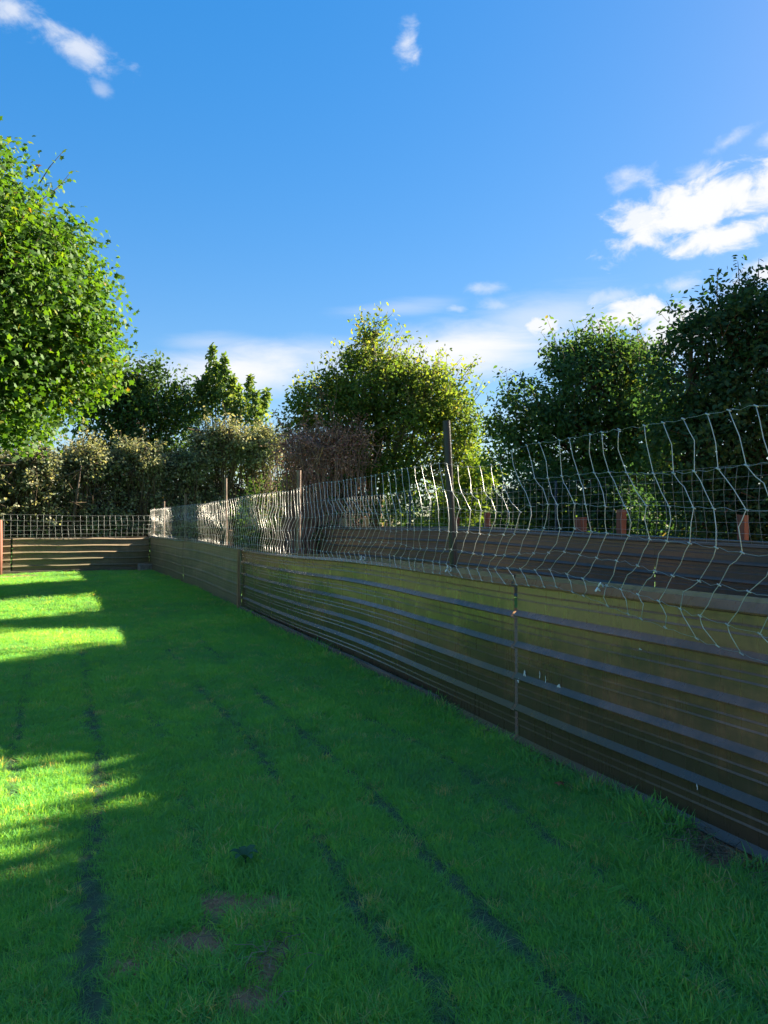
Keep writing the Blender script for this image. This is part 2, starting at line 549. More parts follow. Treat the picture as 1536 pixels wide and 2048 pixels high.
SOIL = [(-0.54, 2.83, 0.13, 0.08), (-0.64, 2.55, 0.14, 0.07), (-0.36, 2.44, 0.06, 0.12), (-0.38, 2.26, 0.08, 0.06),
        (1.42, 3.25, 0.16, 0.22), (1.62, 2.78, 0.16, 0.3), (-0.80, 2.42, 0.05, 0.04),
        (-7.6, 14.5, 0.7, 0.35), (-5.3, 10.0, 0.35, 0.12), (-4.6, 9.0, 0.5, 0.1), (-9.8, 20.6, 0.8, 0.5)]
RUTS = {
    'a': [(-3.59, 7.86), (-2.83, 6.06), (-2.3, 4.82), (-1.86, 3.86)],
    'b': [(-3.45, 8.84), (-2.47, 6.43), (-1.78, 4.82), (-1.43, 3.86), (-1.23, 3.27), (-1.07, 2.83), (-0.8, 2.13)],
    'c': [(-2.89, 8.49), (-1.9, 6.06), (-1.23, 4.52), (-0.87, 3.54), (-0.7, 2.99), (-0.53, 2.5)],
    'd': [(-4.6, 14.5), (-2.63, 9.23), (-1.54, 6.43), (-0.97, 5.18), (-0.48, 3.93), (-0.22, 3.17), (-0.07, 2.72), (0.13, 2.36), (0.18, 2.13)],
    'e': [(-4.0, 14.5), (-2.0, 8.84), (-1.16, 6.63), (-0.47, 4.94), (-0.07, 4.0), (0.16, 3.32), (0.34, 2.76), (0.48, 2.38), (0.61, 2.0)],
    'f': [(-1.37, 8.49), (-0.54, 6.43), (0.39, 4.52), (0.79, 3.17), (0.92, 2.72), (0.97, 2.36), (1.04, 2.13)]}
RUTW = {'a': 0.040, 'b': 0.046, 'c': 0.024, 'd': 0.036, 'e': 0.041, 'f': 0.037}
RUTK = {'a': 1.0, 'b': 1.05, 'c': 0.6, 'd': 1.0, 'e': 1.08, 'f': 0.85}


def seg_dist(P, poly):
    d = np.full(len(P), 1e9)
    poly = np.asarray(poly)
    for a, b in zip(poly[:-1], poly[1:]):
        ab = b - a
        t = np.clip(((P - a) @ ab) / (ab @ ab), 0, 1)
        q = a + t[:, None] * ab
        d = np.minimum(d, np.linalg.norm(P - q, axis=1))
    return d


def soil_amount(P):
    s = np.zeros(len(P))
    for x, y, rx, ry in SOIL:
        wob = 0.35 * np.sin(P[:, 0] * 21 + P[:, 1] * 9) + 0.3 * np.sin(P[:, 1] * 27 - P[:, 0] * 13)
        d = np.sqrt(((P[:, 0] - x) / rx) ** 2 + ((P[:, 1] - y) / ry) ** 2) + wob * 0.5
        s = np.maximum(s, np.clip(1.6 - d, 0, 1))
    # bare strip where sheet meets the ground
    df = (P - F0) @ FN
    s = np.maximum(s, np.clip(1.0 - (df - 0.03) / 0.07, 0, 1) * (P[:, 1] < 13.5))
    return s


# ------------------------------------------------------------------ ground
def make_ground():
    # detailed lawn part, then rings out to the horizon in the same sheet
    xs = np.concatenate([np.array([-400, -150, -60, -30]), np.arange(-18, -5.99, 0.15), np.arange(-5.9, 2.5, 0.035), np.arange(2.6, 12.01, 0.15), np.array([20, 40, 80, 200, 400])])
    ys = np.concatenate([np.array([-400, -120, -40, -15]), np.arange(-4, 1.9, 0.15), np.arange(2.0, 9.6, 0.035), np.arange(9.7, 30.01, 0.15), np.array([40, 60, 100, 200, 400, 900])])
    X, Y = np.meshgrid(xs, ys, indexing='ij')
    far = (np.abs(X + 3) > 16) | (Y > 30.1) | (Y < -4.1)
    Z = np.where(far, -0.03, gz(X, Y))
    V = np.stack([X, Y, Z], -1).reshape(-1, 3)
    nx, ny = len(xs), len(ys)
    i = np.arange(nx - 1)[:, None] * ny + np.arange(ny - 1)[None, :]
    Q = np.stack([i, i + ny, i + ny + 1, i + 1], -1).reshape(-1, 4)
    t = soil_amount(V[:, :2])
    me = mesh_np('ground', V, Q, t, True)
    r_ = np.zeros(len(V))
    for k, poly in RUTS.items():
        r_ = np.maximum(r_, np.clip(1.6 - seg_dist(V[:, :2], poly) / (RUTW[k] * 0.9), 0, 1) * min(1, RUTK[k]))
    at = me.attributes.new("rut", 'FLOAT', 'POINT')
    at.data.foreach_set("value", r_.astype(np.float32))
    o = link('ground', me, M['ground'])
    tag(o, kind='structure')


make_ground()


# ------------------------------------------------------------------ cladding sheets
def sheet_profile(h=1.06, ribs=6):
    pts = []
    for k in range(ribs):
        zc = 0.03 + 0.2 * k
        if k > 0:
            for zs in (zc - 0.2 + 0.088, zc - 0.2 + 0.128):
                pts += [(zs - 0.0012, 0), (zs, 0.0062), (zs + 0.0080, 0)]
        pts += [(max(zc - 0.024, 0), 0), (zc - 0.016, 0.029), (zc - 0.009, 0.031), (zc + 0.023, 0)]
    pts[-1] = (h, 0.012)
    return np.array(pts)


def add_sheet(path, s0, s1, zb, mat, parent, seed, step=0.22, n_off=0.0, prof=None, tilt=0.0, flip=1, zscale=1.0, warp=0.0022):
    prof = sheet_profile() if prof is None else prof
    ss = np.linspace(s0, s1, max(2, int((s1 - s0) / step)))
    V = np.zeros((len(ss), len(prof), 3))
    for i, s in enumerate(ss):
        p, n = path(s)
        for j, (z, o) in enumerate(prof):
            w = warp * (snoise([s * 1.7 + z * 2.0], seed)[0] + 0.7 * snoise([s * 0.6 - z * 3.1], seed + 5)[0])
            off = n_off + flip * o + w
            V[i, j, :2] = p + n * off
            V[i, j, 2] = zb(s) + z * zscale + tilt * (s - s0) + 0.004 * snoise([s * 0.9], seed + 9)[0]
    m = len(prof)
    i = np.arange(len(ss) - 1)[:, None] * m + np.arange(m - 1)[None, :]
    Q = np.stack([i, i + m, i + m + 1, i + 1], -1).reshape(-1, 4)
    o = link('metal_sheet', mesh_np('metal_sheet', V.reshape(-1, 3), Q, None, False), mat, parent)
    md = o.modifiers.new('thickness', 'SOLIDIFY')
    md.thickness = 0.0016
    md.offset = 0
    return o


def zb_near(s):
    p, _ = near_path(s)
    return float(gz(p[0], p[1])) - 0.01


def make_near_fence():
    root = empty('cladding_fence', (F0[0], F0[1], 0))
    tag(root, 'long brown ribbed metal sheet fence running down the right side of the lawn', 'fence')
    a = add_sheet(near_path, -3.4, 1.925, zb_near, M['sheet'], root, 3, tilt=0.002, n_off=0.012)
    b = add_sheet(near_path, 1.98, 10.91, zb_near, M['sheet'], root, 11, n_off=-0.002)
    c = add_sheet(near_path, 10.915, 16.6, zb_near, M['sheet_far'], root, 21, flip=0.45, n_off=0.0, warp=0.007, zscale=1.0)
    d = add_sheet(near_path, 16.62, 10.9 + LEN2, zb_near, M['sheet_far'], root, 31, flip=0.45, n_off=-0.004, warp=0.007)
    c['label'] = 'flatter dull olive sheet beyond the wooden batten'
    # capping rail, in three lengths
    for s0, s1 in ((-3.4, 1.94), (1.96, 10.88), (10.92, 10.9 + LEN2)):
        mb = MB()
        mb.flat = True
        ss = np.linspace(s0, s1, max(3, int((s1 - s0) / 0.3)))
        prof = [(0.020, -0.030), (0.024, 0.012), (-0.020, 0.017), (-0.022, 0.013), (0.014, 0.006), (0.012, -0.030)]
        V = []
        for s in ss:
            p, n = near_path(s)
            zz = zb_near(s) + 1.062 + 0.004 * float(snoise([s * 0.9], 2)[0]) + (0.002 * (s + 3.4) if s < 1.95 else 0)
            for dz, dn in prof:
                q = p + n * dn
                V.append((q[0], q[1], zz + dz))
        m = len(prof)
        Q = []
        for i in range(len(ss) - 1):
            for j in range(m):
                j2 = (j + 1) % m
                Q.append((i * m + j, i * m + j2, (i + 1) * m + j2, (i + 1) * m + j))
        mb.add(V, Q)
        mb.build('capping_rail', M['rail'], root)
    # upright wooden batten at the bend
    p, n = near_path(10.92)
    mb = MB()
    mb.box((p[0] + n[0] * 0.055, p[1] + n[1] * 0.055, zb_near(10.9) + 0.51), (FD[0], FD[1], 0), (n[0], n[1], 0), (0, 0, 1), 0.045, 0.018, 0.535, 0.003)
    mb.build('batten', M['wood'], root)
    # low kick board along the foot of the middle sheet
    for s0, s1 in ((3.0, 6.3), (6.32, 10.7)):
        mb = MB()
        p0, n = near_path(s0); p1, _ = near_path(s1)
        z = (zb_near(s0) + zb_near(s1)) / 2
        c_ = (p0 + p1) / 2 + n * 0.060
        mb.box((c_[0], c_[1], z + 0.035), (FD[0], FD[1], (zb_near(s1) - zb_near(s0)) / (s1 - s0)), (n[0], n[1], 0), (0, 0, 1), (s1 - s0) / 2, 0.014, 0.055, 0.003)
        mb.build('kick_board', M['greywood'], root)
    # pale timber stake standing up behind the sheets
    p, n = near_path(12.15)
    mb = MB()
    q = p - n * 0.07
    mb.box((q[0], q[1], 0.62), (D2[0], D2[1], 0), (n[0], n[1], 0), (0.03, 0, 1), 0.05, 0.04, 0.66, 0.006)
    mb.build('timber_stake', M['wood'], root)
    # bird droppings dried on the sheet by the seam, and small chips
    for s, z, w, h in ((1.84, 0.475, 0.016, 0.03), (1.87, 0.43, 0.014, 0.02), (1.47, 0.455, 0.022, 0.022), (1.66, 0.50, 0.006, 0.026),
                       (1.60, 0.48, 0.004, 0.03), (0.75, 0.78, 0.012, 0.006), (4.3, 0.70, 0.006, 0.03), (4.0, 0.64, 0.005, 0.02), (0.35, 0.22, 0.005, 0.018)):
        mb = MB()
        for k in range(4):
            p, n = near_path(s + rng.normal(0, w * 0.5))
            zz = zb_near(s) + z + rng.normal(0, h * 0.4)
            ang = np.arange(7) * 2 * math.pi / 7
            rr = w * 0.5 * rng.uniform(0.6, 1.2, 7)
            # find the sheet's own surface at that height
            prof = sheet_profile()
            o_ = float(np.interp(z, prof[:, 0], prof[:, 1])) + (0.017 if s < 1.94 else 0.006)
            ring = [(p[0] + FD[0] * r_ * math.cos(a_) + n[0] * o_, p[1] + FD[1] * r_ * math.cos(a_) + n[1] * o_, zz + r_ * math.sin(a_) * h / w) for r_, a_ in zip(rr, ang)]
            top = (p[0] + n[0] * (o_ + 0.003), p[1] + n[1] * (o_ + 0.003), zz)
            mb.add(ring + [top], None, [(i, (i + 1) % 7, 7) for i in range(7)])
        mb.build('dropping_splash', M['lime'], root)


make_near_fence()

# ------------------------------------------------------------------ wire netting above the near run
NR = 7
ROWF = np.array([0.0, 0.235, 0.42, 0.60, 0.76, 0.89, 1.0])
SHIFT = np.array([0.0, -0.045, -0.150, -0.140, -0.050, 0.05, 0.01])


def net_node(i, s):
    """position of line wire i at distance s along the near run"""
    top = 1.84 + 0.03 * float(snoise([s * 0.5], 41)[0]) + (0.05 if s < 2 else 0)
    if 1.7 < s < 2.9: top -= 0.05 * math.sin((s - 1.7) / 1.2 * math.pi)
    bot = 1.02 + zb_near(s) * 0.6
    if s < 1.5: bot = 1.02 - 0.20 * min(1, (1.5 - s) / 1.6)
    f = ROWF[i]
    z = top + (bot - top) * f + 0.018 * float(snoise([s * 1.9 + i * 1.3], 50 + i)[0]) * (1 if 0 < i < NR - 1 else 0.5)
    amp = 0.75 + 0.55 * float(snoise([s * 0.55], 61)[0])
    if s > 8: amp *= 0.9
    if s < 4.5: amp = 1.15 + 0.25 * float(snoise([s * 0.9], 62)[0])
    sh = SHIFT[i] * amp + 0.030 * float(snoise([s * 1.5 + i * 2.1], 70 + i)[0]) * (0.3 + f)
    bul = 0.050 + 0.040 * math.sin(f * math.pi) * float(snoise([s * 1.1 + i], 81)[0]) + 0.05 * (1 - f) * float(snoise([s * 0.45], 83)[0])
    return s + sh, bul, z


def net_pos(i, s):
    ss, bul, z = net_node(i, s)
    p, n = near_path(ss)
    q = p + n * max(bul, 0.022 if z > 1.0 else 0.05)
    return np.array([q[0], q[1], z])


def make_near_net():
    root = empty('wire_fence', (F0[0], F0[1], 0))
    tag(root, 'tall buckled galvanised stock netting on rusty posts above the near metal fence', 'wire fence')
    # steel posts: (s, top height, lean along)
    for s, h, lean in ((-2.2, 2.15, 0.02), (2.90, 2.18, 0.075), (7.45, 2.10, -0.01), (12.31, 2.27, 0.02), (16.6, 2.13, 0.01), (20.0, 2.05, 0.0), (22.0, 1.9, 0.0)):
        p, n = near_path(s)
        mb = MB()
        b = p - n * 0.050
        pts = []
        for t in np.linspace(0, 1, 6):
            pts.append((b[0] - lean * t + 0.04 * (1 - t) * (s == 2.90), b[1] - n[1] * 0.03 * t, -0.15 + (h + 0.15) * t))
        # hollow tube with an open top
        mb.tube(pts, 0.030, 12, False)
        mb.tube(pts, 0.026, 12, False)
        e = np.array(pts[-1]); ang = np.arange(12) * math.pi / 6
        ring = np.concatenate([np.stack([e[0] + r_ * np.cos(ang), e[1] + r_ * np.sin(ang), np.full(12, e[2])], -1) for r_ in (0.030, 0.026)])
        mb.add(ring, [(k, (k + 1) % 12, 12 + (k + 1) % 12, 12 + k) for k in range(12)])
        mb.build('fence_post', M['post'] if s < 5 else M['rust'], root)
    # line wires
    for i in range(NR):
        mb = MB()
        pts, s = [], -3.2
        k = 0
        while s < 10.9 + LEN2 - 0.15:
            q = net_pos(i, s)
            q[2] += 0.005 * math.sin(k * 2.4) + rng.normal(0, 0.0022)
            pts.append(q); s += 0.05; k += 1
        pts = np.array(pts)
        s_ = np.linspace(0, 1, len(pts))
        mb.tube(pts, 0.0011 + 0.0002 * s_, 4)
        mb.build('line_wire', M['old_wire'], root)
    # upright wires, each one of its own, knotted to every line wire
    s = -3.1
    idx = 0
    while s < 10.9 + LEN2 - 0.2:
        lean = rng.normal(0, 0.022)
        nodes = np.array([net_pos(i, s + rng.normal(0, 0.013) + lean * (0.5 - ROWF[i])) for i in range(NR)])
        pts = []
        for a, b in zip(nodes[:-1], nodes[1:]):
            mid = (a + b) / 2
            kx = rng.normal(0, 0.016); kz = rng.uniform(-0.02, 0.02)
            pts += [a, a * 0.75 + b * 0.25 + np.array([kx * FD[0], kx * FD[1], 0]) * 0.6, mid + np.array([kx * FD[0], kx * FD[1], kz])]
        pts.append(nodes[-1])
        mb = MB()
        r = 0.0020 + 0.0010 * max(0, min(1, (s - 1) / 10))
        mb.tube(pts, r, 5)
        for nd in nodes:
            mb.tube([nd + np.array([-0.011 * FD[0], -0.011 * FD[1], -0.004]), nd, nd + np.array([0.011 * FD[0], 0.011 * FD[1], 0.005])], r * 1.75, 4)
        mb.build('upright_wire', M['wire'], root)
        s += 0.15 + rng.normal(0, 0.006)
        idx += 1
    # white ties holding net to capping
    for s in (1.05, 2.86, 4.75):
        p, n = near_path(s)
        z = zb_near(s) + 1.07
        mb = MB()
        q = p + n * 0.03
        base = np.array([q[0], q[1], z])
        along = np.array([FD[0], FD[1], 0]); nn = np.array([n[0], n[1], 0])
        ring = [base + nn * 0.016 * math.cos(a) + np.array([0, 0, 0.020 * math.sin(a)]) for a in np.linspace(0, 6.28, 9)]
        mb.tube(ring, 0.004, 5)
        mb.tube([base + nn * 0.016, base + nn * 0.03 - along * 0.02 + np.array([0, 0, 0.012]), base + nn * 0.035 - along * 0.045 + np.array([0, 0, 0.03])], 0.0042, 5)
        mb.tube([base + nn * 0.018, base + nn * 0.035 - along * 0.0 + np.array([0, 0, -0.02])], 0.006, 5)
        mb.build('white_tie', M['tie'], root)


make_near_net()


# ------------------------------------------------------------------ far fence across the end of the lawn
def far_path(s):
    return CORNER + FARD * s, FARN


def make_far_fence():
    root = empty('end_fence', (CORNER[0], CORNER[1], 0))
    tag(root, 'dark ribbed metal sheet fence closing the far end of the lawn', 'fence')

    def zb(s):
        p, _ = far_path(s)
        return float(gz(p[0], p[1])) + 0.0
    add_sheet(far_path, 0.05, 3.9, zb, M['sheet_far'], root, 91, zscale=0.95, warp=0.008)
    add_sheet(far_path, 3.95, 8.0, zb, M['sheet_far'], root, 95, zscale=0.95, warp=0.008)
    mb = MB()
    p0, n = far_path(0.0); p1, _ = far_path(8.0)
    c = (p0 + p1) / 2
    mb.box((c[0], c[1], 1.02), (FARD[0], FARD[1], 0), (n[0], n[1], 0), (0, 0, 1), 4.0, 0.02, 0.015)
    mb.build('capping_rail', M['rail'], root)
    mb = MB()
    c = (p0 + p1) / 2 + n * 0.07
    mb.box((c[0], c[1], 0.05), (FARD[0], FARD[1], 0), (n[0], n[1], 0), (0, 0, 1), 3.8, 0.02, 0.05, 0.01)
    mb.build('kick_board', M['greywood'], root)
    for s, h, r_ in ((4.27, 1.52, 0.085), (8.0, 1.5, 0.08)):
        p, n = far_path(s)
        p = p + n * 0.13
        mb = MB()
        mb.tube([(p[0], p[1], -0.1), (p[0] + 0.01, p[1], 0.7), (p[0] + 0.0, p[1], h - 0.02), (p[0], p[1], h)], [r_, r_ * 0.98, r_ * 0.95, r_ * 0.8], 12)
        mb.build('wooden_post', M['redwood'], root)
    # pale dust and dried mud caught on the rib shelves
    net = empty('wire_fence', (CORNER[0], CORNER[1], 0))
    tag(net, 'thin square mesh netting standing above the sheets at the far end', 'wire fence')
    mb = MB()
    zs = [1.0, 1.12, 1.24, 1.37, 1.50, 1.66]
    for z in zs:
        pts = []
        for s in np.arange(0.0, 8.01, 0.2):
            p, n = far_path(s)
            q = p + n * (0.03 + 0.03 * float(snoise([s * 1.2 + z * 5], 101)[0]))
            pts.append((q[0], q[1], z + 0.015 * float(snoise([s * 0.8 + z * 3], 102)[0])))
        mb.tube(pts, 0.0022, 4)
    for s in np.arange(0.05, 8.0, 0.17):
        p, n = far_path(s)
        top = 1.66 - (0.16 if 1.7 < (s * 0.77) % 2.6 < 1.9 else 0)
        pts = []
        for z in np.linspace(0.97, top, 7):
            q = p + FARD * (0.012 * float(snoise([s * 3 + z * 4], 103)[0])) + n * (0.03 + 0.03 * float(snoise([s * 1.2 + z * 5], 101)[0]))
            pts.append((q[0], q[1], z))
        mb.tube(pts, 0.0026, 4)
    o = mb.build('wire_mesh', M['old_wire'], net)
    o['kind'] = 'stuff'
    # concrete block in the corner
    mb = MB()
    p, n = far_path(0.32)
    q = p + n * 0.42
    mb.box((q[0], q[1], 0.09), (FARD[0], FARD[1], 0), (n[0], n[1], 0), (0.08, 0, 1), 0.19, 0.10, 0.11, 0.012)
    o = mb.build('concrete_block', M['stone'])
    bv = o.modifiers.new('b', 'BEVEL'); bv.width = 0.015; bv.segments = 2
    tag(o, 'small grey block lying in the far corner where the two metal fences meet', 'block')


make_far_fence()

# ------------------------------------------------------------------ second metal fence behind the near one
B0 = np.array([4.14, 8.3]); BD = np.array([-0.447, 0.8945]); BN = np.array([-0.8945, -0.447])


def back_path(s):
    return B0 + BD * s, BN


def zb_back(s):
    return 0.11 + 0.15 * min(1, max(0, s / 5.7))


def make_back_fence():
    root = empty('cladding_fence', (B0[0], B0[1], 0))
    tag(root, 'second dark ribbed metal fence standing behind the near one, its posts showing above it', 'fence')
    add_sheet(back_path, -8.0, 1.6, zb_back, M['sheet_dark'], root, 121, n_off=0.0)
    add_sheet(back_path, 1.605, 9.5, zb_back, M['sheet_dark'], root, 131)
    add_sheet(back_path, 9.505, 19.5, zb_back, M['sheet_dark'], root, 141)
    mb = MB()
    pts = []
    for s in np.arange(-8, 19.6, 0.5):
        p, n = back_path(s)
        pts.append((p[0] + n[0] * 0.0, p[1] + n[1] * 0.0, zb_back(s) + 1.075 + 0.006 * float(snoise([s], 151)[0])))
    mb.tube(pts, 0.020, 6)
    mb.build('capping_rail', M['rail'], root)
    # posts rising behind the sheets (s, height above capping, half width, kind)
    for s, up, w, mt in ((0.42, 0.30, 0.050, 'redwood'), (2.35, 0.34, 0.050, 'redwood'), (3.15, 0.22, 0.070, 'redwood'), (5.55, 0.26, 0.055, 'redwood'),
                         (6.6, 0.20, 0.065, 'redwood'), (-0.45, 0.12, 0.06, 'stone'), (5.05 + 5.4, 0.22, 0.055, 'wood'), (11.8, 0.22, 0.08, 'greywood'),
                         (-3.0, 0.3, 0.05, 'redwood'), (-6.0, 0.25, 0.06, 'redwood')):
        p, n = back_path(s)
        w *= 0.85
        q = p - n * (0.10 + w)
        mb = MB()
        hh = (zb_back(s) + 1.075 + up + 0.1) / 2
        mb.box((q[0], q[1], hh - 0.1), (BD[0], BD[1], 0), (n[0], n[1], 0), (rng.normal(0, .01), rng.normal(0, .01), 1), w, w, hh, 0.006)
        mb.build('wooden_post', M[mt], root)
    # a sheet of rust-red scrap leaning inside the pen
    net = empty('wire_fence', (B0[0], B0[1], 0))
    tag(net, 'fine grey netting on top of the second metal fence, behind the buckled netting', 'wire fence')
    mb = MB()
    rows = np.linspace(0, 1, 8)

    def pos(s, f):
        p, n = back_path(s)
        top = 2.03 + 0.02 * float(snoise([s * 0.7], 161)[0])
        bot = zb_back(s) + 1.04
        sh = 0.03 * float(snoise([s * 0.9 + f * 3], 162)[0])
        q = p + BD * sh + n * (0.045 + 0.03 * float(snoise([s * 0.8 + f * 2], 163)[0]))
        return (q[0], q[1], top + (bot - top) * f + 0.01 * float(snoise([s * 1.3 + f * 9], 164)[0]))
    for f in rows:
        mb.tube([pos(s, f) for s in np.arange(-8, 19, 0.25)], 0.0018, 4)
    for s in np.arange(-7.9, 19, 0.15):
        mb.tube([pos(s, f) for f in np.linspace(0, 1, 8)], 0.0022, 4)
    o = mb.build('wire_mesh', M['old_wire'], net)
    o['kind'] = 'stuff'
    for s in (-5.5, -0.9, 3.6, 8.2, 13.0):
        p, n = back_path(s)
        mb = MB()
        q = p - n * 0.06
        mb.tube([(q[0], q[1], -0.1), (q[0], q[1], 2.05)], 0.022, 8)
        mb.build('fence_post', M['post'], net)


make_back_fence()

# ------------------------------------------------------------------ grass
def rotz(a):
    return np.array([[math.cos(a), -math.sin(a)], [math.sin(a), math.cos(a)]])


def make_tuft(name, nb, rad, hmin, hmax, width, lean, mat, flat=False):
    V, Q, T = [], [], []
    for k in range(nb):
        a = rng.uniform(0, 6.28); r = rad * math.sqrt(rng.uniform(0, 1))
        bx, by = r * math.cos(a), r * math.sin(a)
        h = rng.uniform(hmin, hmax)
        la = rng.uniform(0, 6.28); ln = abs(rng.normal(0, lean)) * h
        w = width * rng.uniform(0.7, 1.3) / 2
        fa = rng.uniform(0, 6.28)
        wx, wy = w * math.cos(fa), w * math.sin(fa)
        n0 = len(V)
        for t, ww in ((0, 1.0), (0.45, 0.95), (0.8, 0.6), (1.0, 0.0)):
            if flat:
                z = 0.012 + 0.02 * math.sin(t * 3.14) * rng.uniform(0.3, 1); off = (t - 0.3) * h * 1.1
            else:
                z = h * (t - 0.18 * t * t * min(1, ln / h)); off = ln * t ** 1.8
            cx, cy = bx + math.cos(la) * off, by + math.sin(la) * off
            if ww > 0:
                V += [(cx - wx * ww, cy - wy * ww, z), (cx + wx * ww, cy + wy * ww, z)]
            else:
                V.append((cx, cy, z))
        Q += [(n0, n0 + 1, n0 + 3, n0 + 2), (n0 + 2, n0 + 3, n0 + 5, n0 + 4)]
        T.append((n0 + 4, n0 + 5, n0 + 6))
    me = mesh_np(name, V, [np.array(Q), np.array(T)])
    me.materials.append(mat)
    return bpy.data.objects.new(name, me)


def instancer(name, P, rot, scl, idx, tint, objs, label=None, kind='stuff'):
    lib = bpy.data.collections.new(name + "_blades")
    for i, o in enumerate(objs):
        o.name = "%s_blade_%02d" % (name, i)
        lib.objects.link(o)
    me = bpy.data.meshes.new(name)
    me.vertices.add(len(P))
    me.vertices.foreach_set("co", np.asarray(P, dtype=np.float32).ravel())
    for nm, ty, arr, key in (("rot", 'FLOAT_VECTOR', rot, "vector"), ("scl", 'FLOAT_VECTOR', scl, "vector"), ("idx", 'INT', idx, "value"), ("tint", 'FLOAT', tint, "value")):
        at = me.attributes.new(nm, ty, 'POINT')
        arr = np.asarray(arr, dtype=np.int32 if ty == 'INT' else np.float32)
        at.data.foreach_set(key, arr.ravel())
    me.update()
    ob = link(name, me)
    ng = bpy.data.node_groups.new(name, 'GeometryNodeTree')
    ng.interface.new_socket("Geometry", in_out='INPUT', socket_type='NodeSocketGeometry')
    ng.interface.new_socket("Geometry", in_out='OUTPUT', socket_type='NodeSocketGeometry')
    gi = ng.nodes.new("NodeGroupInput"); go = ng.nodes.new("NodeGroupOutput")
    ci = ng.nodes.new("GeometryNodeCollectionInfo")
    ci.inputs[0].default_value = lib
    ci.inputs['Separate Children'].default_value = True
    ci.inputs['Reset Children'].default_value = True
    ip = ng.nodes.new("GeometryNodeInstanceOnPoints")
    ip.inputs['Pick Instance'].default_value = True

    def attr(nm, ty):
        n = ng.nodes.new("GeometryNodeInputNamedAttribute")
        n.data_type = ty
        n.inputs[0].default_value = nm
        return n.outputs[0]
    ng.links.new(gi.outputs[0], ip.inputs['Points'])
    ng.links.new(ci.outputs[0], ip.inputs['Instance'])
    ng.links.new(attr("idx", 'INT'), ip.inputs['Instance Index'])
    ng.links.new(attr("scl", 'FLOAT_VECTOR'), ip.inputs['Scale'])
    e2r = ng.nodes.new("FunctionNodeEulerToRotation")
    ng.links.new(attr("rot", 'FLOAT_VECTOR'), e2r.inputs[0])
    ng.links.new(e2r.outputs[0], ip.inputs['Rotation'])
    ng.links.new(ip.outputs[0], go.inputs[0])
    md = ob.modifiers.new("scatter", 'NODES')
    md.node_group = ng
    tag(ob, label, None, None, kind)
    return ob


def lawn_side(P):
    """signed distance to the near run, positive on the lawn"""
    d = np.where(P[:, 1] < A1[1], (P - F0) @ FN, (P - A1) @ N2)
    d2 = (P - CORNER) @ FARN
    return np.minimum(d, d2)


def patch(P, seed, sc=1.0):
    return 0.5 + 0.5 * np.clip(snoise(P[:, 0] * sc + 1.7 * snoise(P[:, 1] * sc * 0.6, seed + 3), seed) * 0.6 + snoise(P[:, 1] * sc * 0.8 + 1.3 * snoise(P[:, 0] * sc * 0.7, seed + 4), seed + 1) * 0.6, -1, 1)


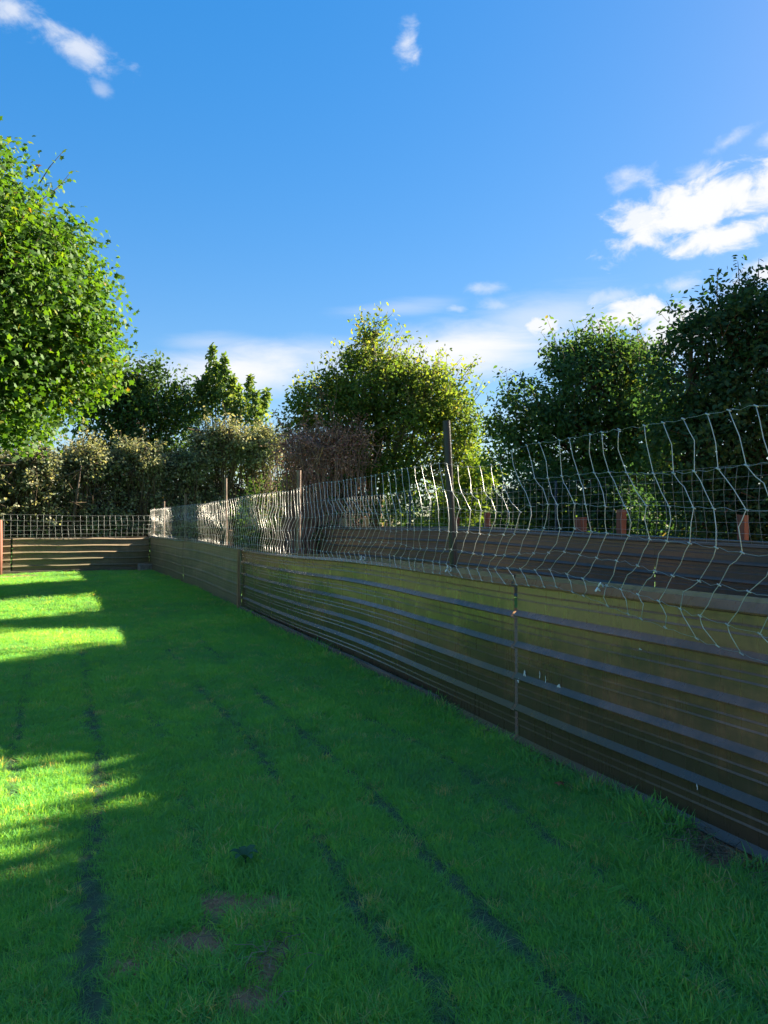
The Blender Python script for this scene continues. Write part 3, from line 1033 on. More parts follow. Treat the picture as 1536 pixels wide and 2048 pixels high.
def make_grass():
    tufts = [make_tuft('t', 40, 0.055, 0.022, 0.048, 0.0032, 1.25, M['grass']) for _ in range(6)]
    tufts += [make_tuft('t', 26, 0.045, 0.030, 0.066, 0.0036, 0.85, M['grass']) for _ in range(3)]
    tufts += [make_tuft('t', 26, 0.06, 0.03, 0.07, 0.0032, 0.3, M['grass'], True) for _ in range(3)]
    P = []
    for y0, y1, dens in ((-1.0, 1.6, 260), (1.6, 3.2, 1150), (3.2, 5, 900), (5, 8, 600), (8, 13, 380), (13, 24, 240)):
        x0, x1 = -0.56 * y1 - 2.0, 3.4
        n = int((x1 - x0) * (y1 - y0) * dens)
        P.append(np.stack([rng.uniform(x0, x1, n), rng.uniform(y0, y1, n)], -1))
    P = np.concatenate(P)
    P = P[(P[:, 0] > -0.54 * P[:, 1] - 1.9)]
    P = P[lawn_side(P) > 0.055]
    so = soil_amount(P)
    keep = rng.uniform(0, 1, len(P)) > so ** 1.2 * 0.94
    P, so = P[keep], so[keep]
    hvar = patch(P, 201, 2.2)
    tint = 0.22 + 0.34 * patch(P, 211, 1.1) + 0.22 * patch(P, 231, 4.3) + rng.normal(0, 0.13, len(P))
    tint[rng.uniform(0, 1, len(P)) < 0.035] = 1.0
    far = np.clip((P[:, 1] - 3) / 12, 0, 1)
    lush = np.clip((P[:, 0] + 0.2) / 1.2, 0, 1) * np.clip(1.5 - P[:, 1] / 5, 0, 1)
    sz = 0.72 + 0.38 * hvar + 0.22 * lush
    idx = rng.integers(0, 6, len(P))
    tall = rng.uniform(0, 1, len(P)) < (0.10 + 0.25 * lush * hvar)
    idx[tall] = rng.integers(6, 9, tall.sum())
    # worn mower ruts and clippings
    drop = np.zeros(len(P), bool)
    for k, poly in RUTS.items():
        poly = np.asarray(poly)
        d = seg_dist(P, poly)
        wob = 1 + 0.3 * snoise(P[:, 1] * 5 + P[:, 0] * 3, 300 + ord(k))
        w = RUTW[k] * wob
        inn = d < w
        u = rng.uniform(0, 1, len(P))
        gap = snoise(P[:, 1] * 2.3, 320 + ord(k)) > -0.95
        drop |= inn & gap & (u < 0.62 * RUTK[k])
        flat = inn & (u > 0.62 * RUTK[k]) & (u < 0.62 * RUTK[k] + 0.25)
        idx[flat] = rng.integers(9, 12, flat.sum())
        tint[flat] = rng.uniform(0, 0.12, flat.sum())
        sz[inn] *= 0.62
        near = (d < w * 2.2) & ~inn
        sz[near] *= 0.85
    sz *= 1 - 0.45 * so
    # straggly long edge along the foot of the metal
    df = (P - F0) @ FN
    edge = (df < 0.22) & (P[:, 1] < 13) & (rng.uniform(0, 1, len(P)) < 0.55)
    sz[edge] *= rng.uniform(1.0, 1.65, edge.sum())
    idx[edge] = rng.integers(6, 9, edge.sum())
    k = ~drop
    P, idx, tint, sz, far = P[k], idx[k], tint[k], sz[k], far[k]
    n = len(P)
    Z = gz(P[:, 0], P[:, 1])
    rot = np.stack([rng.normal(0, 0.10, n), rng.normal(0, 0.10, n), rng.uniform(0, 6.28, n)], -1)
    s = sz * (1 + 0.35 * far)
    wide = 1 + 1.1 * far
    scl = np.stack([s * wide, s * wide, s * rng.uniform(0.85, 1.15, n)], -1)
    instancer('grass', np.column_stack([P, Z - 0.003]), rot, scl, idx, np.clip(tint, 0, 1), tufts, 'short mown green grass with thin worn mower lines covering the lawn')


make_grass()


def make_straw():
    mb = MB()
    spots = [(1.36, 3.32, 0.17, 0.20, 210), (1.62, 2.85, 0.18, 0.3, 260), (-0.36, 2.4, 0.15, 0.25, 40), (-9.6, 20.7, 0.7, 0.3, 160)]
    for s in np.arange(-1.0, 10.5, 0.12):
        p, n = near_path(s)
        q = p + n * 0.10
        spots.append((q[0], q[1], 0.06, 0.07, 5))
    for x, y, rx, ry, n in spots:
        for _ in range(n):
            px, py = x + rng.normal(0, rx * 0.6), y + rng.normal(0, ry * 0.6)
            if (np.array([px, py]) - F0) @ FN < 0.05: continue
            a = rng.uniform(0, 6.28); ln = rng.uniform(0.05, 0.16)
            z = float(gz(px, py)) + 0.008
            zz = z + abs(rng.normal(0, 0.02))
            c, s_ = math.cos(a) * ln / 2, math.sin(a) * ln / 2
            mb.tube([(px - c, py - s_, z), (px + rng.normal(0, .01), py, zz + 0.012), (px + c, py + s_, zz)], 0.0014, 3, False, rng.uniform(0, 1))
    o = mb.build('dry_straw', M['straw'])
    tag(o, 'dry straw and dead grass stems at the foot of the metal fence', None, None, 'stuff')


make_straw()


def make_crumbs():
    mb = MB()
    for x, y, rx, ry in SOIL[:7]:
        for _ in range(int(900 * rx * ry / 0.02)):
            px, py = x + rng.normal(0, rx * 0.75), y + rng.normal(0, ry * 0.75)
            if (np.array([px, py]) - F0) @ FN < 0.05: continue
            r_ = abs(rng.normal(0, 0.004)) + 0.0025
            z = float(gz(px, py))
            V = np.array([(1, 0, 0), (-.5, .87, 0), (-.5, -.87, 0), (0.1, 0, 1.0)]) * r_ * rng.uniform(.7, 1.3, (4, 3)) + np.array([px, py, z])
            mb.add(V, None, [(0, 1, 3), (1, 2, 3), (2, 0, 3)])
    o = mb.build('soil_crumbs', M['crumb'])
    tag(o, 'crumbs of dry earth on the bare patches in the lawn', None, None, 'stuff')


make_crumbs()


# ------------------------------------------------------------------ leaves, trees
OVAL_V = np.array([(0, 0, 0), (0.32, 0.26, 0.06), (0.74, 0.20, 0.05), (1, 0, -0.08), (0.74, -0.20, 0.05), (0.32, -0.26, 0.06)])
OVAL_F = [np.array([(0, 1, 2, 3), (0, 3, 4, 5)])]
DIA_V = np.array([(0, 0, 0), (0.45, 0.30, 0.05), (1, 0, -0.05), (0.45, -0.30, 0.05)])
DIA_F = [np.array([(0, 1, 2, 3)])]
MAP_V = np.array([(0, 0, 0), (-0.05, 0.42, -0.05), (0.22, 0.30, 0.0), (0.42, 0.62, -0.08), (0.55, 0.24, 0.0), (1.0, 0.0, -0.10),
                  (0.55, -0.24, 0.0), (0.42, -0.62, -0.08), (0.22, -0.30, 0.0), (-0.05, -0.42, -0.05)])
MAP_F = [np.array([(0, 1, 2), (0, 2, 4), (2, 3, 4), (4, 5, 6), (0, 4, 6), (6, 7, 8), (0, 6, 8), (0, 8, 9)])]
LEAVES = {'oval': (OVAL_V, OVAL_F), 'dia': (DIA_V, DIA_F), 'maple': (MAP_V, MAP_F)}


def unit(a):
    return a / (np.linalg.norm(a, axis=-1, keepdims=True) + 1e-9)


def leaf_cloud(name, C, O, size, kind, mat, parent=None, tint=None, up=0.6, rnd=0.7, out=0.5):
    n = len(C)
    Nn = unit(O * out + np.array([0, 0, up]) + rng.normal(0, rnd, (n, 3)))
    T = rng.normal(0, 1, (n, 3)) + O * 0.6 + np.array([0, 0, -0.35])
    T = unit(T - (T * Nn).sum(-1, keepdims=True) * Nn)
    B = np.cross(Nn, T)
    tv, tf = LEAVES[kind]
    sz = size * rng.uniform(0.65, 1.25, n)
    V = C[:, None, :] + sz[:, None, None] * (tv[None, :, 0:1] * T[:, None, :] + tv[None, :, 1:2] * B[:, None, :] + tv[None, :, 2:3] * Nn[:, None, :])
    k = len(tv)
    off = (np.arange(n) * k)[:, None, None]
    F = [(f[None] + off).reshape(-1, f.shape[1]) for f in tf]
    t = rng.uniform(0, 1, n) if tint is None else tint
    return link(name, mesh_np(name, V.reshape(-1, 3), F, np.repeat(t, k)), mat, parent)


def sample_blob(b, nclump, shell=0.55):
    cx, cy, cz, rx, ry, rz = b[:6]
    d = unit(rng.normal(0, 1, (nclump, 3)))
    r = rng.uniform(shell ** 2.2, 1, nclump) ** (1 / 2.2)
    return np.array([cx, cy, cz]) + d * r[:, None] * np.array([rx, ry, rz]), d


def make_tree(name, label, cat, base, fork_h, blobs, clumps, per, leaf, size, mat, trunk_r=0.12, group=None, crad=0.35, stems=1, tmean=0.5,
              up=0.6, rnd=0.7, limb_mat='bark', flat=0.7, shell=0.55, twig_every=1, shoots=0, shoot_len=0.6):
    """blobs: (x,y,z,rx,ry,rz[,weight]) parts of the crown; leaves hang in clumps at twig ends"""
    root = empty(name, (base[0], base[1], 0))
    tag(root, label, cat, group)
    blobs = [tuple(b) + (1.0,) * (7 - len(b)) for b in blobs]
    wsum = sum(b[6] * (b[3] * b[4] * b[5]) ** 0.667 for b in blobs)
    tops = []
    for k in range(stems):
        mb = MB()
        bx, by = base[0] + (rng.normal(0, 0.35) if stems > 1 else 0), base[1] + (rng.normal(0, 0.25) if stems > 1 else 0)
        tx, ty = base[0] + (rng.normal(0, 0.8) if stems > 1 else rng.normal(0, .1)), base[1] + rng.normal(0, 0.1)
        h = fork_h * rng.uniform(0.85, 1.2) if stems > 1 else fork_h
        pts = [(bx, by, -0.1), (bx * .7 + tx * .3 + rng.normal(0, .04), by, h * 0.4), (bx * .3 + tx * .7, ty + rng.normal(0, .04), h * 0.75), (tx, ty, h)]
        r0 = trunk_r / math.sqrt(stems)
        mb.tube(pts, [r0 * 1.35, r0, r0 * 0.9, r0 * 0.8], 9)
        mb.build('trunk', M['bark'], root, True)
        tops.append((np.array((tx, ty, h)), r0 * 0.8))
    limbs = MB()
    CC, OO, TT = [], [], []
    for b in blobs:
        w = b[6] * (b[3] * b[4] * b[5]) ** 0.667 / wsum
        nc = max(4, int(clumps * w))
        C, D = sample_blob(b, nc, shell)
        ctr = np.array(b[:3])
        tp, r0 = tops[int(np.argmin([np.linalg.norm(t[0] - ctr) for t in tops]))] if rng.uniform() < .6 else tops[rng.integers(0, len(tops))]
        end = ctr + np.array([0, 0, b[5] * 0.55])
        mid = tp * 0.5 + ctr * 0.5 + np.array([0, 0, 0.15 * np.linalg.norm(ctr - tp)]) * 0.5 + rng.normal(0, 0.08, 3)
        limb = np.array([tp, tp * .7 + mid * .3, mid, ctr * 0.6 + mid * 0.4, ctr, end])
        limbs.tube(limb, np.linspace(r0 * 0.75, 0.012, 6), 6)
        for q in range(0, nc, twig_every):
            t = rng.uniform(0.3, 1.0) * 5
            i = int(min(t, 4.999)); f = t - i
            a = limb[i] * (1 - f) + limb[i + 1] * f
            e = C[q]
            m_ = a * 0.5 + e * 0.5 + np.array([0, 0, 0.06 * np.linalg.norm(e - a)]) + rng.normal(0, 0.05, 3)
            limbs.tube([a, m_, e], [0.016, 0.010, 0.004], 4, False)
        n = rng.poisson(per, nc)
        rep = np.repeat(np.arange(nc), n)
        g = np.clip(rng.normal(0, 1, (len(rep), 3)), -1.7, 1.7) * crad * np.array([1, 1, flat]) * 0.6
        CC.append(C[rep] + g)
        OO.append(unit(D[rep] * 0.8 + unit(g) * 0.6))
        TT.append(np.clip(tmean + rng.normal(0, 0.14, nc)[rep] + rng.normal(0, 0.12, len(rep)), 0, 1))
    if shoots:
        allC, allO = np.concatenate(CC), np.concatenate(OO)
        lo = np.percentile(allC[:, 2], 45)
        cand = np.where((allC[:, 2] > lo) & (allO[:, 2] > 0.15))[0]
        for q in rng.choice(cand, shoots):
            a = allC[q]; o_ = allO[q]
            ln = shoot_len * rng.uniform(0.4, 1.2)
            e = a + (np.array([0, 0, 1.0]) + o_ * np.array([0.8, 0.8, 0.2]) + rng.normal(0, .18, 3)) * ln * 0.8
            limbs.tube([a, (a + e) / 2 + rng.normal(0, .03, 3), e], [.010, .007, .003], 3, False)
            m_ = rng.integers(10, 24)
            f = rng.uniform(0.05, 1.05, m_)[:, None]
            CC.append(a + (e - a) * f + rng.normal(0, 1, (m_, 3)) * (0.10 + 0.07 * (1 - f)) * size / 0.14)
            OO.append(unit(rng.normal(0, 1, (m_, 3)) + o_))
            TT.append(np.clip(tmean + 0.12 + rng.normal(0, 0.15, m_), 0, 1))
    limbs.build('limbs', M[limb_mat], root)
    leaf_cloud('crown', np.concatenate(CC), np.concatenate(OO), size, leaf, M[mat], root, np.concatenate(TT), up, rnd)
    return root


# maple at the left edge of the lawn
make_tree('maple_tree', 'tall bright green maple leaning over the left edge of the lawn', 'tree', (-9.2, 12.6), 2.6,
          [(-9.0, 12.5, 5.2, 4.2, 4.2, 3.2, 1.0), (-5.9, 12.3, 4.9, 1.35, 1.6, 1.3, 1.5), (-6.2, 12.3, 3.6, 1.2, 1.5, 0.9, 1.3),
           (-7.0, 12.0, 6.6, 1.1, 1.6, 1.1, 1.3), (-7.3, 11.8, 7.2, 0.9, 1.2, 0.8, 1.1), (-5.8, 12.5, 5.8, 0.95, 1.1, 0.7, 1.1), (-6.9, 12.0, 3.3, 1.0, 1.2, 0.7, 1.1),
           (-9.0, 12.0, 8.1, 2.2, 2.2, 1.1, 1.0), (-5.5, 12.9, 4.2, 1.0, 1.2, 0.8, 1.0), (-7.4, 11.6, 5.0, 1.4, 1.2, 1.4, 1.0)],
          2500, 42, 'maple', 0.084, 'maple', 0.22, None, 0.42, 1, 0.5, 0.55, 0.6, flat=0.6, shell=0.6, twig_every=3, shoots=260, shoot_len=0.5)

# dark sycamore behind the hedge
make_tree('sycamore_tree', 'rounded dark green sycamore behind the olive hedge, beside the maple', 'tree', (-9.2, 28.5), 2.2,
          [(-9.6, 28.2, 5.2, 2.0, 1.8, 1.9), (-8.2, 28.2, 5.0, 1.5, 1.5, 1.7), (-9.0, 28.0, 6.5, 1.3, 1.2, 0.9), (-10.6, 28.0, 6.0, 1.1, 1.2, 1.2), (-7.4, 28.4, 5.9, 0.7, .8, .8), (-9.3, 27.6, 3.6, 2.3, 1.2, 1.3)],
          420, 38, 'oval', 0.16, 'sycamore', 0.18, None, 0.40, 1, 0.45, shoots=120, shoot_len=0.7)

# tall shoots right of it
def make_shoots():
    root = empty('sapling', (-5.6, 28.0, 0))
    tag(root, 'slender light green sapling with tall upright shoots rising above the olive hedge', 'tree')
    C, O = [], []
    mb = MB()
    for x, top in ((-6.75, 6.7), (-6.3, 7.95), (-6.1, 7.3), (-5.75, 7.45), (-5.3, 6.5), (-5.0, 7.0), (-4.6, 6.2), (-4.35, 6.35), (-6.5, 6.9), (-5.5, 6.8)):
        y = 28 + rng.normal(0, 0.4)
        b = np.array([-5.6 + (x + 5.6) * 0.3, 28.0, 1.0]); t = np.array([x, y, top])
        pts = [b, b * .5 + t * .5 + rng.normal(0, .06, 3) - np.array([0, 0, .2]), b * .2 + t * .8 + rng.normal(0, .04, 3), t]
        mb.tube(pts, [0.04, 0.028, 0.018, 0.006], 6)
        for _ in range(430):
            f = rng.uniform(0.35, 1.0) ** 0.8
            p = pts[1] * (1 - f) + t * f if f > .5 else b * (0.5 - f) * 2 + pts[1] * f * 2
            w = 0.05 + 0.55 * (1 - f)
            d = rng.normal(0, 1, 3)
            C.append(p + d * w * 0.6 * np.array([1, 1, .6])); O.append(d)
    mb.build('stems', M['twig'], root)
    leaf_cloud('crown', np.array(C), unit(np.array(O)), 0.17, 'oval', M['sapling'], root, None, 0.3, 0.7)


make_shoots()

# centre tree
S = lambda x, y, rx, rz, d, w=1.0, ry=None: ((x - 768) * d / 1538, d + rng.normal(0, .3), 1.38 + (1050 - y) * d / 1538, rx * d / 1538, (ry or rx) * d / 1538, rz * d / 1538, w)
make_tree('ash_tree', 'open light green tree with bare brown stems at the middle of the hedge line', 'tree', (-0.15, 21.2), 2.2,
          [(-0.35, 21.2, 5.85, 0.62, 0.7, 0.75, 1.2), (-0.25, 21.0, 5.2, 1.25, 1.1, 0.9, 1.1), (-1.75, 21.3, 4.75, 0.9, 0.9, 0.8, 1.0), (-1.05, 21.2, 5.25, 0.5, .6, .55, .9),
           (1.0, 21.0, 4.9, 1.0, 1.0, 0.9, 1.2), (1.75, 21.2, 4.3, 0.95, 1.0, 0.9, 1.3), (0.6, 20.8, 4.0, 1.2, 1.0, 0.9, 0.8), (2.1, 21.2, 3.2, 0.8, 0.9, 1.1, 1.3),
           (0.4, 21.1, 5.5, 0.5, 0.6, 0.5, 1.0), (-2.4, 21.4, 4.3, 0.5, .6, .5, .8), (0.2, 21.4, 3.0, 1.6, 1.0, 0.8, 0.8), (-0.9, 21.2, 4.3, 1.15, .9, .9, .9), (-0.6, 21.0, 3.4, 1.2, .8, .8, .8), (2.4, 21, 2.4, .8, .8, .8, 1.2), (-0.3, 21, 6.65, .26, .3, .28, 1.4), (-1.0, 21.2, 5.9, .26, .3, .3, 1.2),
           (1.2, 21.2, 5.3, .3, .3, .35, 1.1)],
          860, 38, 'oval', 0.110, 'ash', 0.22, None, 0.27, 5, 0.62, 0.35, 0.7, limb_mat='pale_twig', flat=0.8, shell=0.4, shoots=190, shoot_len=0.75)

# right-hand tree, half shaded
make_tree('hawthorn_tree', 'spreading dark green tree with sunlit thin top, behind the second metal fence', 'tree', (4.6, 17.2), 1.7,
          [(4.6, 17, 4.6, 1.2, 1.3, 0.9), (3.4, 17, 3.9, 1.0, 1.1, 0.75), (5.6, 17.2, 4.5, 0.95, 1.1, 0.95), (4.3, 17, 3.3, 1.5, 1.2, 0.8), (2.9, 17.1, 3.3, 0.65, .8, 0.5), (5.5, 17, 3.2, 1.2, 1.2, 0.9),
           (4.9, 17, 5.15, 0.7, 0.7, 0.45, 0.8), (4.0, 17, 5.0, 0.6, 0.6, 0.45, 0.9), (5.7, 17.1, 5.3, 0.4, .5, .4, 0.6), (3.5, 17, 2.6, 0.9, .9, .45, .7), (2.6, 17, 2.75, .45, .5, .3, .8), (4.6, 17, 5.45, 0.4, 0.4, 0.25, 0.4), (5.4, 16.6, 2.4, 1.2, .9, .8, .9), (4.2, 16.4, 2.3, 1.1, .8, .7, .8), (6.3, 16.8, 3.6, .8, .9, .9, .9)],
          700, 40, 'oval', 0.105, 'dark', 0.16, None, 0.27, 3, 0.5, 0.5, 0.7, limb_mat='twig', shoots=170, shoot_len=0.55)
# big dark one at the right edge
make_tree('field_maple_tree', 'dense very dark green tree filling the right edge behind the wire netting', 'tree', (6.6, 13.6), 1.6,
          [(5.3, 12.9, 2.5, 0.9, .9, .9, 1.1), (6.4, 12.7, 2.3, 1.0, .9, 1.0, 1.1), (6.1, 13.2, 4.6, 1.1, 1.2, 1.0), (5.4, 13.3, 3.8, 0.95, 1.1, 1.0), (6.8, 13.2, 3.6, 1.5, 1.5, 1.3), (6.6, 13.3, 4.85, 0.9, 1.0, 0.65), (5.9, 13, 2.8, 1.2, 1.2, 0.9), (7.7, 13.5, 4.6, 1.1, 1.2, 1.1),
           (8.6, 13.8, 3.6, 1.5, 1.5, 1.5), (5.3, 13.2, 4.5, 0.45, .5, .4), (6.0, 13.1, 5.1, .4, .4, .3), (8.9, 14.2, 6.4, 1.3, 1.3, 1.2), (9.6, 15.4, 6.2, 1.3, 1.3, 1.4), (9.0, 12.9, 5.6, 1.2, 1.2, 1.6)],  # closing blobs past the right edge: unseen crown added to shade the lawn
          1250, 40, 'oval', 0.10, 'dark2', 0.20, None, 0.28, 2, 0.42, 0.5, 0.7, limb_mat='twig', twig_every=2, shoots=150, shoot_len=0.5)


def bush(name, label, cat, blobs, clumps, per, leaf, size, mat, crad=0.25, canes=0, cane_mat='twig', cane_h=(1, 3), cane_r=0.006, shell=0.45, tmean=.5, base_w=None, group=None, up=.5, sprigs=0):
    b0 = blobs[0]
    root = empty(name, (b0[0], b0[1], 0))
    tag(root, label, cat, group)
    CC, OO, TT = [], [], []
    blobs = [tuple(b) + (1.0,) * (7 - len(b)) for b in blobs]
    ws = np.array([b[6] * (b[3] * b[4] * b[5]) ** 0.667 for b in blobs]); ws /= ws.sum()
    mb = MB()
    for b, w in zip(blobs, ws):
        nc = max(3, int(clumps * w))
        C, D = sample_blob(b, nc, shell)
        C[:, 2] = np.maximum(C[:, 2], 0.05)
        n = rng.poisson(per, nc)
        rep = np.repeat(np.arange(nc), n)
        g = rng.normal(0, 1, (len(rep), 3)) * crad * 0.6
        CC.append(C[rep] + g); OO.append(unit(D[rep] + 0.5 * unit(g)))
        TT.append(np.clip(tmean + rng.normal(0, .15, nc)[rep] + rng.normal(0, .12, len(rep)), 0, 1))
        for k in range(int(sprigs * w)):
            d_ = unit(rng.normal(0, 1, 3) * np.array([1, 1, .5]) + np.array([0, 0, .9]))
            a = np.array(b[:3]) + d_ * np.array(b[3:6]) * 0.85
            e = a + (d_ + rng.normal(0, .35, 3)) * rng.uniform(.25, .7)
            md_ = (a + e) / 2 + np.array([0, 0, .06])
            mb.tube([a, md_, e], [.008, .006, .002], 3, False)
            m_ = rng.integers(12, 30)
            f = rng.uniform(0, 1.03, m_)[:, None]
            CC.append(a + (e - a) * f + rng.normal(0, .05, (m_, 3)))
            OO.append(unit(rng.normal(0, 1, (m_, 3)) + d_))
            TT.append(np.clip(tmean + .15 + rng.normal(0, .15, m_), 0, 1))
        for k in range(int(canes * w)):
            e = np.array(b[:3]) + unit(rng.normal(0, 1, 3)) * np.array(b[3:6]) * rng.uniform(0.5, 1.08)
            a = np.array([b[0] + rng.normal(0, b[3] * 0.5), b[1] + rng.normal(0, b[4] * 0.5), 0.0])
            if rng.uniform() < 0.5: a = np.array(b[:3]) + rng.normal(0, 0.45, 3) * np.array(b[3:6])
            m1 = a * .6 + e * .4 + rng.normal(0, .18, 3) + np.array([0, 0, .15]); m2 = a * .25 + e * .75 + rng.normal(0, .14, 3) + np.array([0, 0, .12])
            mb.tube([a, m1, m2, e], np.array([1.6, 1.3, 1, 0.5]) * cane_r * rng.uniform(.6, 1.5), 3, False)
    if canes:
        mb.build('stems', M[cane_mat], root)
    leaf_cloud('foliage', np.concatenate(CC), np.concatenate(OO), size, leaf, M[mat], root, np.concatenate(TT), up, .7)
    return root


# olive hedge behind the end fence: separate bushes grown together
hedge_pts = [(-13.6, 21.4, 3.6), (-12.2, 22.6, 3.65), (-10.9, 23.6, 3.7), (-9.6, 24.7, 3.95), (-8.3, 25.6, 4.05), (-7.0, 26.6, 4.1), (-5.7, 27.0, 4.65), (-4.4, 27.2, 4.75)]
hl = ['brown tangled bramble bush at the far left, under the maple leaves', 'bramble bush left of the thin bare trunk at the far end', 'olive bush behind the left half of the end fence',
      'olive bush behind the middle of the end fence', 'sunlit olive topped bush over the corner of the fences', 'dark hollow bush right behind the fence corner',
      'tall grey green bush below the upright shoots', 'tall khaki bush next to the reddish dead bush']
for (x, y, h), lb in zip(hedge_pts, hl):
    h += rng.normal(0, 0.12)
    bush('hedge_bush', lb, 'bush',
         [(x, y, h - 0.75, 1.05, 0.9, 0.72, 1.7), (x + .3, y - .3, h - 0.35, 0.55, 0.5, 0.38, 1.8), (x - .45, y - .1, h - 0.5, 0.5, 0.5, 0.35, 1.6), (x, y, 1.4, 1.15, 0.85, 1.3, 1.6), (x + .2, y + .5, 2.3, 1.1, 0.6, 1.0, 1.2)],
         290, 46, 'dia', 0.105, 'hedge', 0.24, canes=420, cane_r=0.012, group='bushes in the hedge behind the end fence', tmean=0.66, sprigs=150)
bush('dead_bush', 'reddish brown dead bush of fine twigs left of the centre tree', 'bush',
     [(-1.7, 20.3, 3.1, 0.95, 0.6, 0.85, 1.2), (-1.0, 20.3, 3.3, 0.8, 0.5, 0.8, 1.1), (-2.3, 20.9, 3.3, 0.7, 0.7, 0.75, 1), (-0.9, 21.6, 3.2, 0.7, 0.7, 0.8, 1), (-1.6, 21.6, 1.9, 1.2, .9, .9, .8)],
     200, 30, 'dia', 0.06, 'dead', 0.22, canes=1700, cane_mat='red_twig', cane_r=0.008, sprigs=150, tmean=0.72)
bush('undergrowth_bush', 'dark green undergrowth at the foot of the centre tree, seen through the netting', 'bush',
     [(-0.2, 20.0, 1.3, 1.6, 0.7, 0.9), (-2.0, 22.0, 1.2, 1.4, .7, 1.0), (1.5, 19.6, 1.3, 1.1, .6, .9), (-3.4, 23.6, 1.6, 1.3, .7, 1.3), (-0.3, 20.4, 2.5, 1.5, .6, .8, .6), (1.2, 20.2, 2.4, 1.1, .6, .8, .7), (-1.9, 22.2, 2.2, 1.4, .6, .8), (2.4, 19.6, 1.3, 1.0, .6, 1.1)], 330, 40, 'oval', 0.10, 'sycamore', 0.26, canes=260)
bush('elder_bush', 'bright yellow green bush just right of the near rusty post', 'bush',
     [(1.9, 18.0, 1.9, 0.65, 0.5, 0.75), (2.2, 18.2, 2.5, 0.45, 0.4, 0.5), (1.6, 18, 1.4, .6, .5, .5)], 90, 40, 'oval', 0.11, 'bright', 0.2, canes=60)
bush('low_hedge', 'pale sunlit hedge far beyond the fences in the gap between the trees', 'hedge',
     [(x, 34.0 + rng.normal(0, .5), 1.6, 1.5, 0.9, 0.9 + rng.uniform(0, .4)) for x in np.arange(3.5, 9.0, 1.1)], 300, 36, 'dia', 0.16, 'bright', 0.4)
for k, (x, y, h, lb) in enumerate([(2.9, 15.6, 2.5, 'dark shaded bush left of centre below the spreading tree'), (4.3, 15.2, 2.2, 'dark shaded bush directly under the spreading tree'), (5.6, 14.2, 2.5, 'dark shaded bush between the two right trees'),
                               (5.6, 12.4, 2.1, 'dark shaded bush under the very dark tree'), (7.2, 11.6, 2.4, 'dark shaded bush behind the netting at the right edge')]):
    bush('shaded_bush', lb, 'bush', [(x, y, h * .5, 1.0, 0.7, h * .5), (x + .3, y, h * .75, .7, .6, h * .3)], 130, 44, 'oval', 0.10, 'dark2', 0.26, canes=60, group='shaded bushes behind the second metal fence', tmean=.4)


def bare_twigs():
    root = empty('bare_shrub', (6.0, 17.6, 0))
    tag(root, 'bare pale twigs rising between the two right-hand trees', 'shrub')
    mb = MB()
    for k in range(34):
        b = np.array([6.0 + rng.normal(0, .12), 17.6 + rng.normal(0, .1), 3.4])
        e = np.array([6.2 + rng.normal(0, .42), 17.6 + rng.normal(0, .3), 5.3 + rng.uniform(-.5, .55)])
        m_ = b * .5 + e * .5 + rng.normal(0, .09, 3)
        mb.tube([b, m_, e], [.014, .009, .003], 4, False)
        for _ in range(4):
            f = rng.uniform(.4, .95); a = m_ * (1 - f) + e * f
            mb.tube([a, a + np.array([rng.normal(0, .18), rng.normal(0, .1), rng.uniform(.1, .4)])], [.006, .002], 3, False)
    mb.tube([(5.9, 17.6, -.1), (6.0, 17.6, 1.8), (6.0, 17.6, 3.5)], [.05, .04, .03], 6)
    mb.build('twigs', M['pale_twig'], root)


bare_twigs()

# thin dead trunk in the hedge
def dead_trunk():
    root = empty('dead_tree', (-9.6, 24.1, 0))
    tag(root, 'thin bare dead trunk standing in the hedge behind the end fence', 'tree')
    mb = MB()
    mb.tube([(-9.6, 23.6, 0), (-9.55, 23.55, 1.2), (-9.45, 23.6, 2.2), (-9.3, 23.6, 3.2)], [.06, .05, .045, .02], 7)
    mb.build('trunk', M['bark'], root)
    mb = MB()
    for k in range(7):
        z = rng.uniform(1, 2.9)
        mb.tube([(-9.5, 23.58, z), (-9.5 + rng.normal(0, .3), 23.5, z + .3), (-9.5 + rng.normal(0, .6), 23.4, z + rng.uniform(.2, .7))], [.018, .012, .004], 4, False)
    mb.build('limbs', M['twig'], root)


dead_trunk()


def far_hedgerow():
    C, D = [], []
    for k in range(900):
        a = rng.uniform(-1.1, 1.1)
        d = 70 + rng.normal(0, 3)
        h = 4.5 + 1.1 * float(snoise([a * 9], 401)[0])
        for _ in range(12):
            C.append((math.sin(a) * d + rng.normal(0, .9), math.cos(a) * d + rng.normal(0, .6), rng.uniform(0, h))); D.append((0, -1, .5))
    o = leaf_cloud('distant_hedgerow', np.array(C), unit(np.array(D) + rng.normal(0, .5, (len(C), 3))), 0.9, 'dia', M['sycamore'])
    tag(o, 'distant hedgerow across the fields beyond the trees', None, None, 'stuff')


far_hedgerow()


# ------------------------------------------------------------------ unseen trees added outside the right edge, crowns shaped to shade the lawn
LIT_ELL = [(-8.5, 12.5, 5.4, 4.6, 4.5, 3.6), (-8.0, 25.5, 3.6, 6.5, 3.5, 1.8), (-9, 28, 6, 3, 2.5, 2.5), (-5.5, 28, 6, 1.8, 1.5, 2.3),
           (0, 21.2, 4.6, 3.2, 1.6, 2.8), (-1.8, 21.6, 3.6, 1.6, 1.2, 1.4), (-2.5, 13.5, 1.75, 0.8, 5, 0.45), (-5.0, 19, 1.6, 2.0, 5, 0.5)]


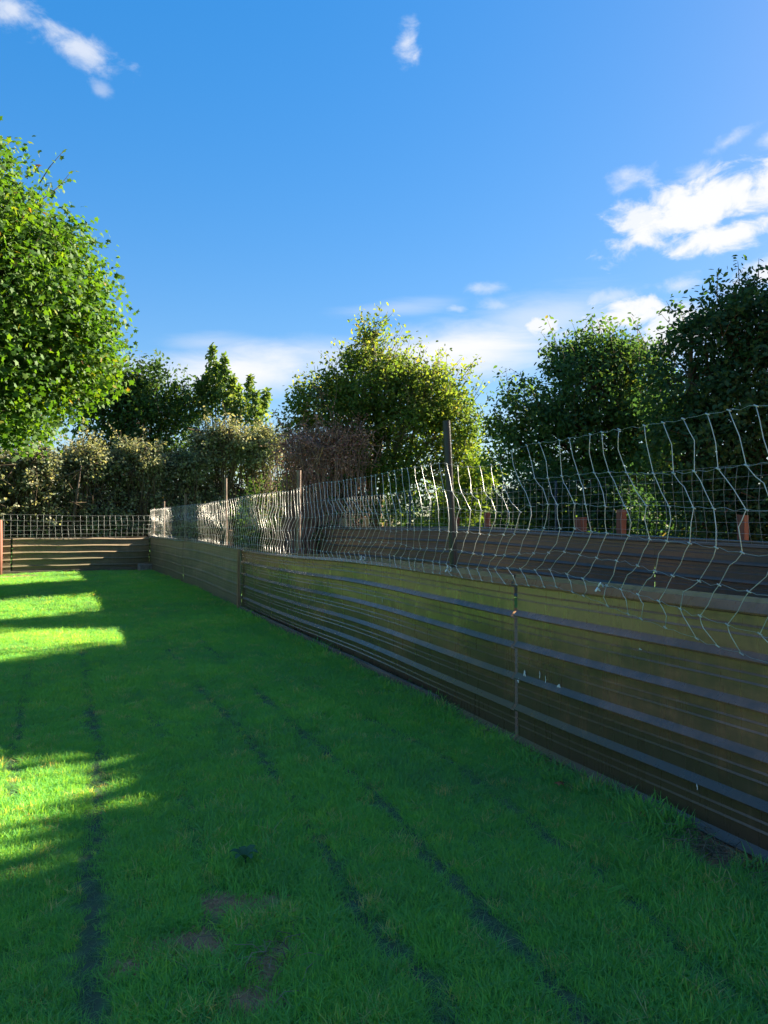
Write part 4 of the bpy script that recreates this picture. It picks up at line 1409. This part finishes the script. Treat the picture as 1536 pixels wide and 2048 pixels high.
def lit_ground(G):
    x, y = G[:, 0], G[:, 1]
    edge1 = np.interp(y, [8.6, 9.2, 10.2, 12, 14.5, 16.5, 20], [-4.6, -4.1, -4.05, -5.0, -6.3, -7.3, -9.0]) + 0.15 * np.sin(y * 3.1)
    a = (x < edge1 + 0.22) & (y > 8.65 + 0.1 * np.sin(x * 2)) & (y < 22.5)
    edge2 = np.interp(y, [3.1, 3.6, 4.2, 4.5], [-1.35, -1.45, -1.55, -1.75]) + 0.07 * np.sin(y * 9)
    b = (x < edge2 + 0.15) & (y > 2.95 + 0.1 * np.sin(x * 5)) & (y < 4.6 + 0.06 * np.sin(x * 7))
    return a | b


def make_shade_trees():
    T = []
    n = 20000
    T.append(np.stack([rng.uniform(-4.2, 2.0, n), rng.uniform(-2, 9.5, n), np.zeros(n)], -1))
    n = 7000
    T.append(np.stack([rng.uniform(-9, -1.0, n), rng.uniform(4.3, 8.9, n), np.zeros(n)], -1))
    T = np.concatenate(T)
    tmin = (0.60 * np.maximum(T[:, 1], 0) + 1.75 - T[:, 0]) / (SUN_H[0] - 0.60 * SUN_H[1])
    tt = np.maximum(tmin, 6.5) + rng.uniform(0, 2.4, len(T))
    T, tt = T[tt < 18.5], tt[tt < 18.5]
    P = T + tt[:, None] * np.array([SUN_H[0], SUN_H[1], TAN_EL])  # leaves placed back along the sun rays from the lawn to be shaded
    P = P[P[:, 0] > 0.60 * np.maximum(P[:, 1], 0) + 1.6]
    Dv = -np.array([SUN_H[0], SUN_H[1], TAN_EL])
    good = np.ones(len(P), bool)
    G = P[:, :2] + (P[:, 2] / TAN_EL)[:, None] * Dv[None, :2]
    good &= ~lit_ground(G)
    for ex, ey, ez, rx, ry, rz in LIT_ELL:
        sc = np.array([rx, ry, rz])
        o = (P - np.array([ex, ey, ez])) / sc
        d = (Dv / sc)
        t = -(o @ d) / (d @ d)
        m = np.linalg.norm(o + np.maximum(t, 0)[:, None] * d, axis=1)
        good &= m > 1.0
    P = P[good]
    bases = np.array([(9.2, 8.2), (8.6, 3.6), (10.5, 0.5)])
    which = np.argmin(np.linalg.norm(P[:, None, :2] - bases[None], axis=2), axis=1)
    for k, b in enumerate(bases):
        Q = P[which == k]
        if len(Q) < 50: continue
        root = empty('lime_tree', (b[0], b[1], 0))
        tag(root, ['tall broad lime tree outside the right edge, beside the very dark tree', 'tall broad lime tree level with the near end of the metal fence', 'tall lime tree right of the viewpoint, nearest the near end of the fence'][k], 'tree', 'tall lime trees outside the right edge of the picture')
        mb = MB()
        h = float(np.percentile(Q[:, 2], 60))
        mb.tube([(b[0], b[1], -.2), (b[0] + .1, b[1], h * .5), (b[0], b[1] + .1, h)], [.2, .15, .06], 10)
        mb.build('trunk', M['bark'], root, True)
        mb = MB()
        for j in rng.integers(0, len(Q), 25):
            e = Q[j]; a = np.array([b[0], b[1], max(1.5, e[2] * .55)])
            mb.tube([a, a * .5 + e * .5 + np.array([0, 0, .2]), e], [.04, .025, .008], 4, False)
        mb.build('limbs', M['bark'], root)
        c = np.array([b[0], b[1], h])
        leaf_cloud('crown', Q, unit(Q - c), 0.30, 'oval', M['sycamore'], root, None, 0.5, 0.7)


make_shade_trees()


# ------------------------------------------------------------------ small things on the lawn
def fallen_leaf(x, y, a, s, label):
    z = float(gz(x, y)) + 0.045
    tv = MAP_V.copy()
    tv[:, 2] *= 2.2
    c, s_ = math.cos(a), math.sin(a)
    V = [(x + s * (p[0] * c - p[1] * s_), y + s * (p[0] * s_ + p[1] * c), z + s * p[2] * .8 + s * .12 * p[0]) for p in tv]
    o = link('fallen_leaf', mesh_np('fallen_leaf', V, MAP_F, np.full(len(V), 0.5)), M['fallen'])
    md = o.modifiers.new('t', 'SOLIDIFY'); md.thickness = 0.0008
    tag(o, label, 'leaf', 'orange fallen leaves on the lawn')


fallen_leaf(0.90, 4.03, 0.4, 0.055, 'orange fallen leaf on the grass below the sheet seam')
fallen_leaf(1.22, 3.59, 2.1, 0.055, 'orange fallen leaf on the grass closest to the bare straw patch')
fallen_leaf(-5.6, 9.6, 1.1, 0.08, 'brown fallen leaf in the far sunlit patch of lawn')


def weed(x, y):
    root = empty('broadleaf_weed', (x, y, 0))
    tag(root, 'small blue green broadleaf weed growing in the lawn above the bare soil', 'plant')
    for k in range(6):
        a = k * 1.05 + rng.normal(0, .2); ln = rng.uniform(.045, .075)
        V, Q = [], []
        for t in np.linspace(0, 1, 5):
            w = 0.016 * math.sin(0.25 + t * 2.6)
            r_ = t * ln; z = 0.03 + 0.035 * math.sin(t * 2.2)
            for sgn in (-1, 0, 1):
                V.append((x + r_ * math.cos(a) - sgn * w * math.sin(a), y + r_ * math.sin(a) + sgn * w * math.cos(a), z + (0.004 if sgn else 0)))
        for i in range(4):
            for j in range(2):
                Q.append((i * 3 + j, i * 3 + j + 1, (i + 1) * 3 + j + 1, (i + 1) * 3 + j))
        link('leaf', mesh_np('leaf', V, np.array(Q), np.full(len(V), rng.uniform(.3, 1))), M['weed'], root)
    mb = MB()
    mb.tube([(x, y, -.01), (x, y, .035)], .004, 5)
    mb.build('stem', M['weed'], root)


weed(-0.56, 3.13)
